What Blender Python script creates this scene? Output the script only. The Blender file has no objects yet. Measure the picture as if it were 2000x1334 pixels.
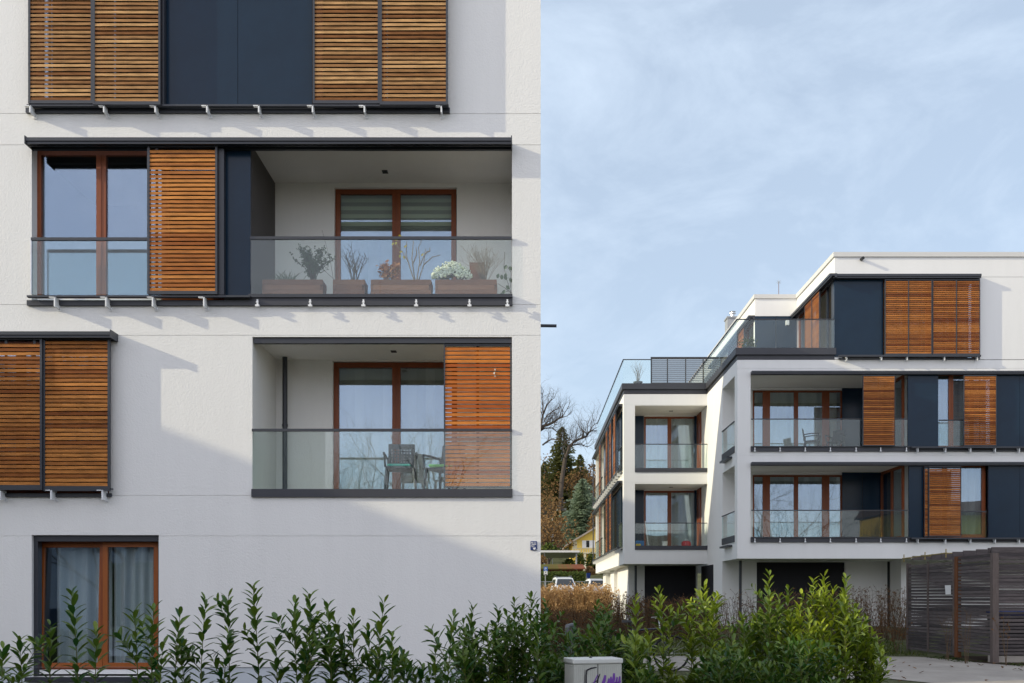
import bpy, math, random
from mathutils import Vector, Matrix
R = math.radians
random.seed(11)
sc = bpy.context.scene
COL = sc.collection

# ------------------------------------------------------------------ camera
EYE, FPX, CX, CY = 1.65, 2000.0, 1030.0, 1165.0
cam = bpy.data.cameras.new('camera')
cam.lens = 36.0; cam.sensor_width = 36.0
cam.shift_x = -(CX - 1000.0) / 2000.0
cam.shift_y = (CY - 667.0) / 2000.0
cam.clip_start = 0.1; cam.clip_end = 3000
camo = bpy.data.objects.new('camera', cam); COL.objects.link(camo)
camo.location = (0, 0, EYE); camo.rotation_euler = (R(90), 0, 0)
sc.camera = camo

# ------------------------------------------------------------------ sky, sun, exposure
SUN_AZ, SUN_EL = 77.0, 20.6          # azimuth measured from -Y towards -X
S = Vector((-math.sin(R(SUN_AZ)) * math.cos(R(SUN_EL)), -math.cos(R(SUN_AZ)) * math.cos(R(SUN_EL)), math.sin(R(SUN_EL))))
w = bpy.data.worlds.new('World'); sc.world = w; w.use_nodes = True
nt = w.node_tree; nt.nodes.clear()
N = nt.nodes.new; L = nt.links.new
out = N('ShaderNodeOutputWorld'); bg = N('ShaderNodeBackground'); sky = N('ShaderNodeTexSky')
sky.sky_type = 'NISHITA'; sky.sun_disc = False
sky.sun_elevation = R(SUN_EL); sky.sun_rotation = math.atan2(S.x, S.y)
sky.air_density = 1.0; sky.dust_density = 0.6; sky.ozone_density = 1.6; sky.altitude = 500
tc = N('ShaderNodeTexCoord'); mp = N('ShaderNodeMapping')
mp.inputs['Scale'].default_value = (3.4, 2.6, 6.0); mp.inputs['Rotation'].default_value = (0.15, 0.28, 0.2)
L(tc.outputs['Generated'], mp.inputs['Vector'])
n1 = N('ShaderNodeTexNoise'); n1.inputs['Scale'].default_value = 1.5; n1.inputs['Detail'].default_value = 9; n1.inputs['Roughness'].default_value = 0.62
n1.inputs['Distortion'].default_value = 0.4
L(mp.outputs[0], n1.inputs['Vector'])
cr = N('ShaderNodeValToRGB'); cr.color_ramp.elements[0].position = 0.42; cr.color_ramp.elements[1].position = 0.70
cr.color_ramp.elements[0].color = (0.56, 0.56, 0.56, 1); cr.color_ramp.elements[1].color = (0.88, 0.88, 0.88, 1)
L(n1.outputs['Fac'], cr.inputs['Fac'])
mx = N('ShaderNodeMix'); mx.data_type = 'RGBA'
CLOUD = (5.15, 6.1, 7.3, 1)
mx.inputs['B'].default_value = CLOUD
L(cr.outputs['Color'], mx.inputs['Factor']); L(sky.outputs[0], mx.inputs['A'])
# added warm sky glow behind the camera, on the sun's side, filling shaded facades
dt = N('ShaderNodeVectorMath'); dt.operation = 'DOT_PRODUCT'; L(tc.outputs['Generated'], dt.inputs[0]); dt.inputs[1].default_value = Vector((-0.30, -0.90, 0.32)).normalized()
m1 = N('ShaderNodeMapRange'); m1.inputs['From Min'].default_value = -1; m1.inputs['From Max'].default_value = 1; L(dt.outputs['Value'], m1.inputs['Value'])
m2 = N('ShaderNodeMath'); m2.operation = 'POWER'; m2.inputs[1].default_value = 3.0; L(m1.outputs[0], m2.inputs[0])
m3 = N('ShaderNodeMath'); m3.operation = 'MULTIPLY_ADD'; m3.inputs[1].default_value = 1.05; m3.inputs[2].default_value = 0.0; L(m2.outputs[0], m3.inputs[0])
vs = N('ShaderNodeVectorMath'); vs.operation = 'SCALE'; L(mx.outputs['Result'], vs.inputs[0]); L(m3.outputs[0], vs.inputs['Scale'])
vt = N('ShaderNodeVectorMath'); vt.operation = 'MULTIPLY'; L(vs.outputs[0], vt.inputs[0]); vt.inputs[1].default_value = (1.36, 0.94, 0.74)
va = N('ShaderNodeVectorMath'); va.operation = 'ADD'; L(vt.outputs[0], va.inputs[0]); L(mx.outputs['Result'], va.inputs[1])
L(va.outputs[0], bg.inputs['Color'])
bg.inputs['Strength'].default_value = 0.116
L(bg.outputs[0], out.inputs['Surface'])

sun = bpy.data.lights.new('sun', 'SUN'); sun.energy = 2.95; sun.angle = R(0.5); sun.color = (1.0, 0.90, 0.64)
suno = bpy.data.objects.new('sun', sun); COL.objects.link(suno)
suno.rotation_euler = S.to_track_quat('Z', 'Y').to_euler(); suno.location = S * 60
sc.view_settings.view_transform = 'Standard'; sc.view_settings.look = 'None'
sc.view_settings.exposure = 0.38; sc.view_settings.gamma = 1.0
sc.cycles.max_bounces = 10; sc.cycles.transparent_max_bounces = 24
sc.cycles.use_denoising = True

# ------------------------------------------------------------------ helpers
def U(px, D): return (px - CX) * D / FPX
def Z(py, D): return EYE + (CY - py) * D / FPX
WO = {}

class MB:
    def __init__(s): s.v = []; s.f = []; s.m = []; s.t = []; s.mi = 0; s.tone = 0.5
    def face(s, pts):
        i = len(s.v); s.v.extend([tuple(p) for p in pts]); s.f.append(tuple(range(i, i + len(pts)))); s.m.append(s.mi); s.t.append(s.tone)
    def hexa(s, p):
        i = len(s.v); s.v.extend([tuple(q) for q in p])
        for q in ((0, 3, 2, 1), (4, 5, 6, 7), (0, 1, 5, 4), (1, 2, 6, 5), (2, 3, 7, 6), (3, 0, 4, 7)):
            s.f.append(tuple(i + k for k in q)); s.m.append(s.mi); s.t.append(s.tone)
    def box(s, x0, x1, y0, y1, z0, z1):
        s.hexa([(x0, y0, z0), (x1, y0, z0), (x1, y1, z0), (x0, y1, z0), (x0, y0, z1), (x1, y0, z1), (x1, y1, z1), (x0, y1, z1)])
    def tube(s, pts, rad, n=5, cap=True):
        pts = [Vector(p) for p in pts]; k = len(pts)
        if not hasattr(rad, '__len__'): rad = [rad] * k
        base = len(s.v); up = None
        for i, p in enumerate(pts):
            d = (pts[min(i + 1, k - 1)] - pts[max(i - 1, 0)])
            d = d.normalized() if d.length > 1e-9 else Vector((0, 0, 1))
            if up is None: up = Vector((0, 0, 1)) if abs(d.z) < 0.9 else Vector((1, 0, 0))
            a = d.cross(up)
            a = a.normalized() if a.length > 1e-6 else d.orthogonal().normalized()
            up = a.cross(d); b = up
            for j in range(n):
                th = 2 * math.pi * j / n
                s.v.append(tuple(p + (a * math.cos(th) + b * math.sin(th)) * rad[i]))
        for i in range(k - 1):
            for j in range(n):
                a0 = base + i * n + j; a1 = base + i * n + (j + 1) % n
                s.f.append((a0, a1, a1 + n, a0 + n)); s.m.append(s.mi); s.t.append(s.tone)
        if cap and n > 3:
            s.f.append(tuple(base + j for j in range(n))[::-1]); s.m.append(s.mi); s.t.append(s.tone)
            e = base + (k - 1) * n
            s.f.append(tuple(e + j for j in range(n))); s.m.append(s.mi); s.t.append(s.tone)
    def lathe(s, c, prof, n=14):
        base = len(s.v)
        for (r, z) in prof:
            for j in range(n):
                th = 2 * math.pi * j / n; s.v.append((c[0] + r * math.cos(th), c[1] + r * math.sin(th), c[2] + z))
        for i in range(len(prof) - 1):
            for j in range(n):
                a0 = base + i * n + j; a1 = base + i * n + (j + 1) % n
                s.f.append((a0, a1, a1 + n, a0 + n)); s.m.append(s.mi); s.t.append(s.tone)
    def leaf(s, p, d, nrm, ln, wd, curl=0.15):
        # an elliptical leaf folded along its midrib and bent, eight faces
        d = d.normalized(); sd = d.cross(nrm)
        sd = sd.normalized() if sd.length > 1e-6 else d.orthogonal().normalized()
        up = sd.cross(d)
        prof = ((0, 0.12), (0.25, 0.74), (0.58, 1.0), (0.86, 0.66), (1.0, 0.08)); base = len(s.v)
        for (t, wf) in prof:
            c = p + d * (ln * t) - up * (curl * ln * t * t)
            hw = wd * 0.5 * wf; lift = up * (hw * 0.35)
            s.v.extend([tuple(c - sd * hw + lift), tuple(c), tuple(c + sd * hw + lift)])
        for i in range(4):
            for k in (0, 1):
                a = base + i * 3 + k
                s.f.append((a, a + 1, a + 4, a + 3)); s.m.append(s.mi); s.t.append(s.tone)
    def build(s, name, mats, parent=None, smooth=False, origin=None):
        if not isinstance(mats, (list, tuple)): mats = [mats]
        if origin is None:
            xs = [v[0] for v in s.v]; ys = [v[1] for v in s.v]; zs = [v[2] for v in s.v]
            origin = ((min(xs) + max(xs)) / 2, (min(ys) + max(ys)) / 2, min(zs))
        ox, oy, oz = origin
        me = bpy.data.meshes.new(name)
        me.from_pydata([(a - ox, b - oy, c - oz) for a, b, c in s.v], [], s.f)
        for m in mats: me.materials.append(m)
        me.polygons.foreach_set('material_index', s.m)
        at = me.attributes.new('tone', 'FLOAT', 'FACE'); at.data.foreach_set('value', s.t)
        if smooth: me.polygons.foreach_set('use_smooth', [True] * len(s.f))
        me.update()
        o = bpy.data.objects.new(name, me); COL.objects.link(o)
        WO[o] = Vector(origin)
        if parent is not None:
            o.parent = parent; o.location = Vector(origin) - WO[parent]
        else: o.location = origin
        return o

def thing(name, label, cat, loc, group=None):
    o = bpy.data.objects.new(name, None); COL.objects.link(o); o.location = loc; WO[o] = Vector(loc)
    o.empty_display_size = 0.2
    return tag(o, label, cat, group)
def tag(o, label, cat, group=None):
    o['label'] = label; o['category'] = cat
    if group: o['group'] = group
    return o
def structure(o): o['kind'] = 'structure'; return o
def bevel(o, wd=0.01, seg=2):
    m = o.modifiers.new('bevel', 'BEVEL'); m.width = wd; m.segments = seg; m.limit_method = 'ANGLE'; return o
def copy_tree(o, parent=None, loc=None, rotz=None, label=None, scale=None):
    c = o.copy(); COL.objects.link(c); WO[c] = Vector(loc if loc is not None else o.location)
    if parent is not None: c.parent = parent
    if loc is not None: c.location = loc
    if rotz is not None: c.rotation_euler = (0, 0, rotz)
    if scale is not None: c.scale = scale
    if label: c['label'] = label
    for ch in o.children: copy_tree(ch, c)
    return c

class Pl:
    """a vertical facade plane: u runs along it, d points into the building"""
    def __init__(s, axis, pos): s.a = axis; s.pos = pos
    def p(s, u, d, z): return (u, s.pos + d, z) if s.a == 'front' else (s.pos + d, u, z)
    def box(s, mb, u0, u1, d0, d1, z0, z1):
        mb.hexa([s.p(u0, d0, z0), s.p(u1, d0, z0), s.p(u1, d1, z0), s.p(u0, d1, z0), s.p(u0, d0, z1), s.p(u1, d0, z1), s.p(u1, d1, z1), s.p(u0, d1, z1)])
    def quad(s, mb, q): mb.face([s.p(*a) for a in q])

def wall(mb, pl, u0, u1, z0, z1, holes=(), joints=()):
    """facade skin with openings; a hole is (u0,u1,z0,z1,depth,back)"""
    us = sorted({u0, u1, *[h[0] for h in holes], *[h[1] for h in holes]}); us = [u for u in us if u0 - 1e-6 <= u <= u1 + 1e-6]
    zs = {z0, z1, *[h[2] for h in holes], *[h[3] for h in holes]}
    for j in joints: zs |= {j - 0.005, j + 0.005}
    zs = sorted(z for z in zs if z0 - 1e-6 <= z <= z1 + 1e-6)
    for i in range(len(us) - 1):
        for k in range(len(zs) - 1):
            uc = (us[i] + us[i + 1]) / 2; zc = (zs[k] + zs[k + 1]) / 2
            if any(h[0] < uc < h[1] and h[2] < zc < h[3] for h in holes): continue
            d = 0.009 if any(abs(zc - j) < 0.005 for j in joints) else 0
            pl.quad(mb, [(us[i], d, zs[k]), (us[i + 1], d, zs[k]), (us[i + 1], d, zs[k + 1]), (us[i], d, zs[k + 1])])
            if d:
                for zz in (zs[k], zs[k + 1]): pl.quad(mb, [(us[i], 0, zz), (us[i + 1], 0, zz), (us[i + 1], d, zz), (us[i], d, zz)])
    for (a, b, c, e, dep, back) in holes:
        pl.quad(mb, [(a, 0, c), (b, 0, c), (b, dep, c), (a, dep, c)]); pl.quad(mb, [(a, 0, e), (b, 0, e), (b, dep, e), (a, dep, e)])
        pl.quad(mb, [(a, 0, c), (a, 0, e), (a, dep, e), (a, dep, c)]); pl.quad(mb, [(b, 0, c), (b, 0, e), (b, dep, e), (b, dep, c)])
        if back: pl.quad(mb, [(a, dep, c), (b, dep, c), (b, dep, e), (a, dep, e)])

# ------------------------------------------------------------------ materials
def mat(name, base, rough=0.6, spec=0.5, metal=0.0, tone=None, namt=0.0, nscale=4.0, nstretch=(1, 1, 1), bump=0.0, bscale=60.0, transl=0.0, bdist=0.004):
    m = bpy.data.materials.new(name); m.use_nodes = True; t = m.node_tree; b = t.nodes['Principled BSDF']
    b.inputs['Roughness'].default_value = rough; b.inputs['Metallic'].default_value = metal
    b.inputs['Specular IOR Level'].default_value = spec
    b.inputs['Base Color'].default_value = (*base, 1)
    NN, LL = t.nodes.new, t.links.new
    src = None; co = NN('ShaderNodeTexCoord')
    if tone:
        at = NN('ShaderNodeAttribute'); at.attribute_name = 'tone'
        mixn = NN('ShaderNodeMix'); mixn.data_type = 'RGBA'
        mixn.inputs['A'].default_value = (*base, 1); mixn.inputs['B'].default_value = (*tone, 1)
        LL(at.outputs['Fac'], mixn.inputs['Factor']); src = mixn.outputs['Result']
    if namt:
        mpn = NN('ShaderNodeMapping'); mpn.inputs['Scale'].default_value = nstretch; LL(co.outputs['Object'], mpn.inputs['Vector'])
        nz = NN('ShaderNodeTexNoise'); nz.inputs['Scale'].default_value = nscale; nz.inputs['Detail'].default_value = 6; nz.inputs['Roughness'].default_value = 0.65
        LL(mpn.outputs[0], nz.inputs['Vector'])
        mr = NN('ShaderNodeMapRange'); mr.inputs['From Min'].default_value = 0.25; mr.inputs['From Max'].default_value = 0.75
        mr.inputs['To Min'].default_value = 1 - namt; mr.inputs['To Max'].default_value = 1 + namt
        LL(nz.outputs['Fac'], mr.inputs['Value'])
        mu = NN('ShaderNodeVectorMath'); mu.operation = 'SCALE'
        if src: LL(src, mu.inputs[0])
        else: mu.inputs[0].default_value = base
        LL(mr.outputs[0], mu.inputs['Scale']); src = mu.outputs[0]
    if src: LL(src, b.inputs['Base Color'])
    if bump:
        nb = NN('ShaderNodeTexNoise'); nb.inputs['Scale'].default_value = bscale; nb.inputs['Detail'].default_value = 4; LL(co.outputs['Object'], nb.inputs['Vector'])
        bp = NN('ShaderNodeBump'); bp.inputs['Strength'].default_value = bump; bp.inputs['Distance'].default_value = bdist
        LL(nb.outputs['Fac'], bp.inputs['Height']); LL(bp.outputs[0], b.inputs['Normal'])
    if transl:
        tr = NN('ShaderNodeBsdfTranslucent'); tr.inputs['Color'].default_value = (*[min(1, c * 1.6) for c in base], 1)
        if src: LL(src, tr.inputs['Color'])
        ms = NN('ShaderNodeMixShader'); ms.inputs[0].default_value = transl
        LL(b.outputs[0], ms.inputs[1]); LL(tr.outputs[0], ms.inputs[2]); LL(ms.outputs[0], t.nodes['Material Output'].inputs['Surface'])
    return m

def glass(name, refl, tint, dust=0.0, dcol=(0.6, 0.7, 0.7), warp=0.0, gcol=(0.95, 0.98, 1)):
    m = bpy.data.materials.new(name); m.use_nodes = True; t = m.node_tree; t.nodes.clear(); NN, LL = t.nodes.new, t.links.new
    o = NN('ShaderNodeOutputMaterial'); tr = NN('ShaderNodeBsdfTransparent'); gl = NN('ShaderNodeBsdfGlossy'); ms = NN('ShaderNodeMixShader')
    tr.inputs['Color'].default_value = (*tint, 1); gl.inputs['Roughness'].default_value = 0.0; gl.inputs['Color'].default_value = (*gcol, 1)
    lw = NN('ShaderNodeLayerWeight'); lw.inputs['Blend'].default_value = 0.25
    mr = NN('ShaderNodeMapRange'); mr.inputs['From Min'].default_value = 0.0; mr.inputs['From Max'].default_value = 1.0
    mr.inputs['To Min'].default_value = refl; mr.inputs['To Max'].default_value = 0.9
    pw = NN('ShaderNodeMath'); pw.operation = 'POWER'; pw.inputs[1].default_value = 3.0
    LL(lw.outputs['Facing'], pw.inputs[0]); LL(pw.outputs[0], mr.inputs['Value']); LL(mr.outputs[0], ms.inputs[0])
    LL(tr.outputs[0], ms.inputs[1]); LL(gl.outputs[0], ms.inputs[2])
    co = NN('ShaderNodeTexCoord')
    if warp:
        nb = NN('ShaderNodeTexNoise'); nb.inputs['Scale'].default_value = 1.1; nb.inputs['Detail'].default_value = 1; LL(co.outputs['Object'], nb.inputs['Vector'])
        bp = NN('ShaderNodeBump'); bp.inputs['Strength'].default_value = warp; bp.inputs['Distance'].default_value = 0.01
        LL(nb.outputs['Fac'], bp.inputs['Height']); LL(bp.outputs[0], gl.inputs['Normal'])
    last = ms.outputs[0]
    if dust:
        df = NN('ShaderNodeBsdfDiffuse'); df.inputs['Color'].default_value = (*dcol, 1); m2 = NN('ShaderNodeMixShader')
        nd = NN('ShaderNodeTexNoise'); nd.inputs['Scale'].default_value = 1.6; nd.inputs['Detail'].default_value = 5; LL(co.outputs['Object'], nd.inputs['Vector'])
        mm = NN('ShaderNodeMapRange'); mm.inputs['To Min'].default_value = dust * 0.4; mm.inputs['To Max'].default_value = dust * 1.6
        LL(nd.outputs['Fac'], mm.inputs['Value']); LL(mm.outputs[0], m2.inputs[0])
        LL(last, m2.inputs[1]); LL(df.outputs[0], m2.inputs[2]); last = m2.outputs[0]
    LL(last, o.inputs['Surface'])
    return m

M = {}
M['render'] = mat('white_render', (0.80, 0.795, 0.775), 0.9, 0.2, namt=0.028, nscale=1.3, nstretch=(2.2, 2.2, .22), bump=0.8, bscale=46, bdist=0.006)
M['render_far'] = mat('white_render_smooth', (0.80, 0.795, 0.78), 0.9, 0.2, namt=0.035, nscale=0.9, nstretch=(2, 2, .25))
M['plinth'] = mat('grey_plinth_render', (0.56, 0.60, 0.64), 0.9, 0.2, namt=0.04, bump=0.3, bscale=60)
M['coping'] = mat('coping_metal', (0.62, 0.61, 0.585), 0.5, 0.4, namt=0.02)
M['anth'] = mat('anthracite_metal', (0.030, 0.034, 0.044), 0.42, 0.5, namt=0.12, nscale=3)
M['fascia'] = mat('anthracite_fascia', (0.040, 0.042, 0.052), 0.5, 0.5, namt=0.12, nscale=2)
M['panel'] = mat('blue_panel', (0.007, 0.023, 0.046), 0.20, 0.22, namt=0.15, nscale=1.5)
M['sidepanel'] = mat('brown_grey_board', (0.075, 0.068, 0.066), 0.7, 0.3, namt=0.06)
M['brack'] = mat('bracket_paint', (0.80, 0.81, 0.82), 0.5, 0.4)
M['steel'] = mat('steel', (0.55, 0.55, 0.55), 0.3, 0.5, 0.9)
M['frame'] = mat('stained_window_wood', (0.20, 0.048, 0.012), 0.45, 0.4, tone=(0.235, 0.060, 0.015), namt=0.15, nscale=6, nstretch=(6, 6, 0.7))
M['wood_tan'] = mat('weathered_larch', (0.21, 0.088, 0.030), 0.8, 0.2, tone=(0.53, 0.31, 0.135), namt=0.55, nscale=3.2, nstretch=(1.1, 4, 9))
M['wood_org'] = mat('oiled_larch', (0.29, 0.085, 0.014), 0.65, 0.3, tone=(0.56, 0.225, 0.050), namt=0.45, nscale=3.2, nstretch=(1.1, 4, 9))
M['wood_dark'] = mat('shaded_larch', (0.20, 0.060, 0.012), 0.7, 0.25, tone=(0.46, 0.185, 0.045), namt=0.5, nscale=3.2, nstretch=(1.1, 4, 9))  # darker larch: shade on the lower left shutters put into the colour
M['wood_red'] = mat('red_larch', (0.36, 0.080, 0.009), 0.6, 0.3, tone=(0.60, 0.20, 0.030), namt=0.34, nscale=3.2, nstretch=(1.1, 4, 9))
M['wood_far'] = mat('brown_larch', (0.17, 0.045, 0.010), 0.65, 0.3, tone=(0.45, 0.165, 0.036), namt=0.4, nscale=3.0, nstretch=(1.1, 1.1, 9))
M['wingl'] = glass('window_glass', 0.16, (0.92, 0.95, 0.95), warp=0.10, gcol=(0.62, 0.78, 1.0))
M['railgl'] = glass('balustrade_glass', 0.036, (0.93, 0.975, 0.962), dust=0.010, dcol=(0.55, 0.68, 0.68), warp=0.03)
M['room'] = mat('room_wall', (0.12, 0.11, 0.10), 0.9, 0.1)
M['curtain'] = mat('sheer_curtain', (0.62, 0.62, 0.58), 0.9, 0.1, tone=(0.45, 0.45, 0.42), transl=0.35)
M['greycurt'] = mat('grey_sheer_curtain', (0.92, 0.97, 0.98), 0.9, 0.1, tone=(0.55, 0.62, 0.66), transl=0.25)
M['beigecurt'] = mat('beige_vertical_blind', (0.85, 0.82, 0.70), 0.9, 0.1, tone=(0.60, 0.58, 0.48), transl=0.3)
M['blind'] = mat('striped_blind', (0.42, 0.43, 0.38), 0.9, 0.1, tone=(0.85, 0.90, 0.70))
M['dark'] = mat('black_plastic', (0.020, 0.021, 0.023), 0.5, 0.4)
M['garage'] = mat('dark_roller_shutter', (0.014, 0.014, 0.019), 0.6, 0.3)
M['chair'] = mat('grey_resin', (0.030, 0.036, 0.042), 0.5, 0.4)
M['planter'] = mat('planter_wood', (0.15, 0.060, 0.036), 0.7, 0.2, tone=(0.25, 0.115, 0.070), namt=0.25, nscale=5, nstretch=(1, 1, 6))
M['soil'] = mat('soil', (0.045, 0.032, 0.022), 1.0, 0.1, namt=0.4, nscale=20)
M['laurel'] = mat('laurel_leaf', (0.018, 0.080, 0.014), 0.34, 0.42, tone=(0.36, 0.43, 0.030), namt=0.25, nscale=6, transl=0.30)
M['stem'] = mat('green_stem', (0.10, 0.11, 0.035), 0.7, 0.2, namt=0.2)
M['bark'] = mat('bark', (0.075, 0.058, 0.045), 0.95, 0.1, namt=0.35, nscale=3)
M['bark_far'] = mat('bark_grey', (0.085, 0.070, 0.058), 0.95, 0.1, namt=0.3, nscale=1)
M['twig'] = mat('hedge_twig', (0.085, 0.060, 0.042), 0.9, 0.1, tone=(0.16, 0.11, 0.065))
M['beech'] = mat('dry_beech_leaf', (0.10, 0.045, 0.020), 0.85, 0.1, tone=(0.22, 0.115, 0.05), transl=0.25)
M['tanleaf'] = mat('dry_tan_leaf', (0.42, 0.25, 0.11), 0.85, 0.1, tone=(0.66, 0.45, 0.23), transl=0.25)
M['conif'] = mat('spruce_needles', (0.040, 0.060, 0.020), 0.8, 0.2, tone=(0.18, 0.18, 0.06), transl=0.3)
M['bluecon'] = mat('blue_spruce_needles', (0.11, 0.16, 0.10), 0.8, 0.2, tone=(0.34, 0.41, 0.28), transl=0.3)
M['rust'] = mat('brown_oak_leaf', (0.12, 0.068, 0.030), 0.9, 0.1, tone=(0.27, 0.165, 0.070), transl=0.2)
M['hedge'] = mat('hedge_leaf', (0.030, 0.055, 0.010), 0.7, 0.2, tone=(0.11, 0.13, 0.018), transl=0.15)
M['shed'] = mat('weathered_grey_wood', (0.058, 0.051, 0.052), 0.85, 0.2, tone=(0.135, 0.115, 0.112), namt=0.35, nscale=4, nstretch=(1, 1, 8))
M['shedpost'] = mat('grey_post_wood', (0.13, 0.105, 0.095), 0.85, 0.2, namt=0.3, nscale=4, nstretch=(8, 8, 1))
M['rustpost'] = mat('brown_post_wood', (0.16, 0.065, 0.028), 0.8, 0.2, namt=0.3, nscale=4, nstretch=(8, 8, 1))
M['brass'] = mat('brass_rod', (0.36, 0.28, 0.10), 0.45, 0.5, 0.4)
M['cab'] = mat('cabinet_grp', (0.50, 0.51, 0.47), 0.6, 0.3, namt=0.10, nscale=6, bump=0.1)
M['cablid'] = mat('cabinet_lid', (0.60, 0.61, 0.58), 0.6, 0.3, namt=0.08, nscale=8)
M['blackspray'] = mat('black_spray', (0.03, 0.028, 0.035), 0.7, 0.2)
M['purple'] = mat('purple_spray', (0.17, 0.06, 0.36), 0.6, 0.3)
M['white'] = mat('white_paint', (0.78, 0.78, 0.77), 0.5, 0.4)
M['blue'] = mat('blue_enamel', (0.012, 0.035, 0.16), 0.35, 0.5)
M['signblue'] = mat('sign_blue', (0.03, 0.14, 0.52), 0.4, 0.5)
M['black'] = mat('black_rubber', (0.012, 0.012, 0.012), 0.7, 0.3)
M['carwhite'] = mat('car_white', (0.72, 0.73, 0.74), 0.25, 0.5)
M['cardark'] = mat('car_dark', (0.02, 0.025, 0.04), 0.25, 0.5)
M['carglass'] = mat('car_glass', (0.012, 0.016, 0.018), 0.06, 0.8)
M['redlight'] = mat('tail_light', (0.35, 0.05, 0.03), 0.3, 0.5)
M['yellow'] = mat('yellow_render', (0.80, 0.57, 0.13), 0.9, 0.2, namt=0.05)
M['cream'] = mat('cream_render', (0.62, 0.57, 0.42), 0.9, 0.2, namt=0.05)
M['paleroof'] = mat('pale_grey_roof', (0.34, 0.29, 0.25), 0.85, 0.2, namt=0.2, nscale=4)
M['rooftile'] = mat('brown_roof_tile', (0.12, 0.065, 0.05), 0.85, 0.2, namt=0.3, nscale=4)
M['brick'] = mat('red_brick', (0.33, 0.07, 0.03), 0.85, 0.2, namt=0.2)
M['moss'] = mat('mossy_red_roof', (0.17, 0.052, 0.024), 0.9, 0.1, tone=(0.095, 0.095, 0.018), namt=0.3, nscale=0.6)
M['redwall'] = mat('red_brown_board', (0.105, 0.030, 0.018), 0.85, 0.2, namt=0.3, nscale=2, nstretch=(3, 3, 0.3))
M['grey'] = mat('grey_metal', (0.30, 0.31, 0.32), 0.5, 0.4, namt=0.1)
M['conc'] = mat('pale_concrete', (0.33, 0.30, 0.265), 0.95, 0.1, namt=0.22, nscale=1.2, bump=0.25, bscale=35)
M['deck'] = mat('pale_balcony_deck', (0.58, 0.50, 0.37), 0.8, 0.2, namt=0.1, nscale=3)
M['louvre'] = mat('dark_grey_louvre', (0.095, 0.10, 0.105), 0.5, 0.4)
M['asph'] = mat('asphalt', (0.085, 0.083, 0.080), 0.95, 0.2, namt=0.25, nscale=2, bump=0.2, bscale=60)
M['flower'] = mat('white_petal', (0.86, 0.87, 0.79), 0.8, 0.2, tone=(0.52, 0.58, 0.40), transl=0.2)
M['orangeleaf'] = mat('orange_leaf', (0.32, 0.10, 0.035), 0.7, 0.2, tone=(0.50, 0.24, 0.10), transl=0.25)
M['yelleaf'] = mat('yellow_leaf', (0.42, 0.34, 0.04), 0.6, 0.2, transl=0.3)
M['palebark'] = mat('pale_twig', (0.22, 0.17, 0.12), 0.85, 0.2, namt=0.3, nscale=8)
M['greenleaf'] = mat('shrub_leaf', (0.030, 0.062, 0.022), 0.5, 0.4, tone=(0.060, 0.095, 0.035), transl=0.15)
M['teal'] = mat('teal_cushion', (0.06, 0.42, 0.34), 0.8, 0.2)
M['lime'] = mat('lime_cushion', (0.16, 0.52, 0.12), 0.8, 0.2)
M['red'] = mat('red_fabric', (0.45, 0.04, 0.05), 0.7, 0.3, namt=0.2)
M['bluep'] = mat('blue_plastic', (0.03, 0.16, 0.40), 0.5, 0.4)
M['bluebin'] = mat('blue_bin', (0.015, 0.05, 0.30), 0.5, 0.4)
M['yellowp'] = mat('yellow_plastic', (0.60, 0.42, 0.04), 0.5, 0.4)
# ------------------------------------------------------------------ terrain
def ipl(y, pts):
    if y <= pts[0][0]: return pts[0][1]
    for (a, b), (c, d) in zip(pts, pts[1:]):
        if y <= c: return b + (d - b) * (y - a) / (c - a)
    return pts[-1][1]
GP = [(12, 0), (20, .23), (27, .23), (33, .55), (60, .95), (85, 1.55), (110, 2.4), (135, 5), (165, 12), (180, 16.5), (200, 19), (300, 31), (420, 36), (900, 36)]
def G(y): return ipl(y, GP)
def sheet(name, m, x0, x1, ys, lift, nx=1, edge=None):
    mb = MB(); 
    for (a, b) in zip(ys, ys[1:]):
        for i in range(nx):
            xa = x0 + (x1 - x0) * i / nx; xb = x0 + (x1 - x0) * (i + 1) / nx
            mb.face([(xa, a, G(a) + lift), (xb, a, G(a) + lift), (xb, b, G(b) + lift), (xa, b, G(b) + lift)])
    return structure(mb.build(name, m, origin=(0, 0, 0)))
gm = mat('lawn_and_soil', (0.085, 0.090, 0.045), 0.95, 0.1, namt=0.5, nscale=0.9, bump=0.5, bscale=14, bdist=0.03)
sheet('ground', gm, -700, 700, [-400, -60, -20, 0, 12, 20, 27, 33, 60, 85, 110, 135, 165, 200, 300, 420, 900], 0)
sheet('road', M['asph'], -120, 120, [-6.5, 0, 2.2], 0.006)
sheet('pavement', M['conc'], -120, 120, [2.35, 5.6], 0.10)
kb = MB(); kb.box(-120, 120, 2.2, 2.35, -0.05, 0.125); structure(kb.build('kerb', mat('kerb_granite', (0.30, 0.29, 0.28), 0.9, 0.2, namt=0.2, nscale=5)))
sheet('parking_lot', M['asph'], 0.6, 60, [62, 85, 94], 0.010)
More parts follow.
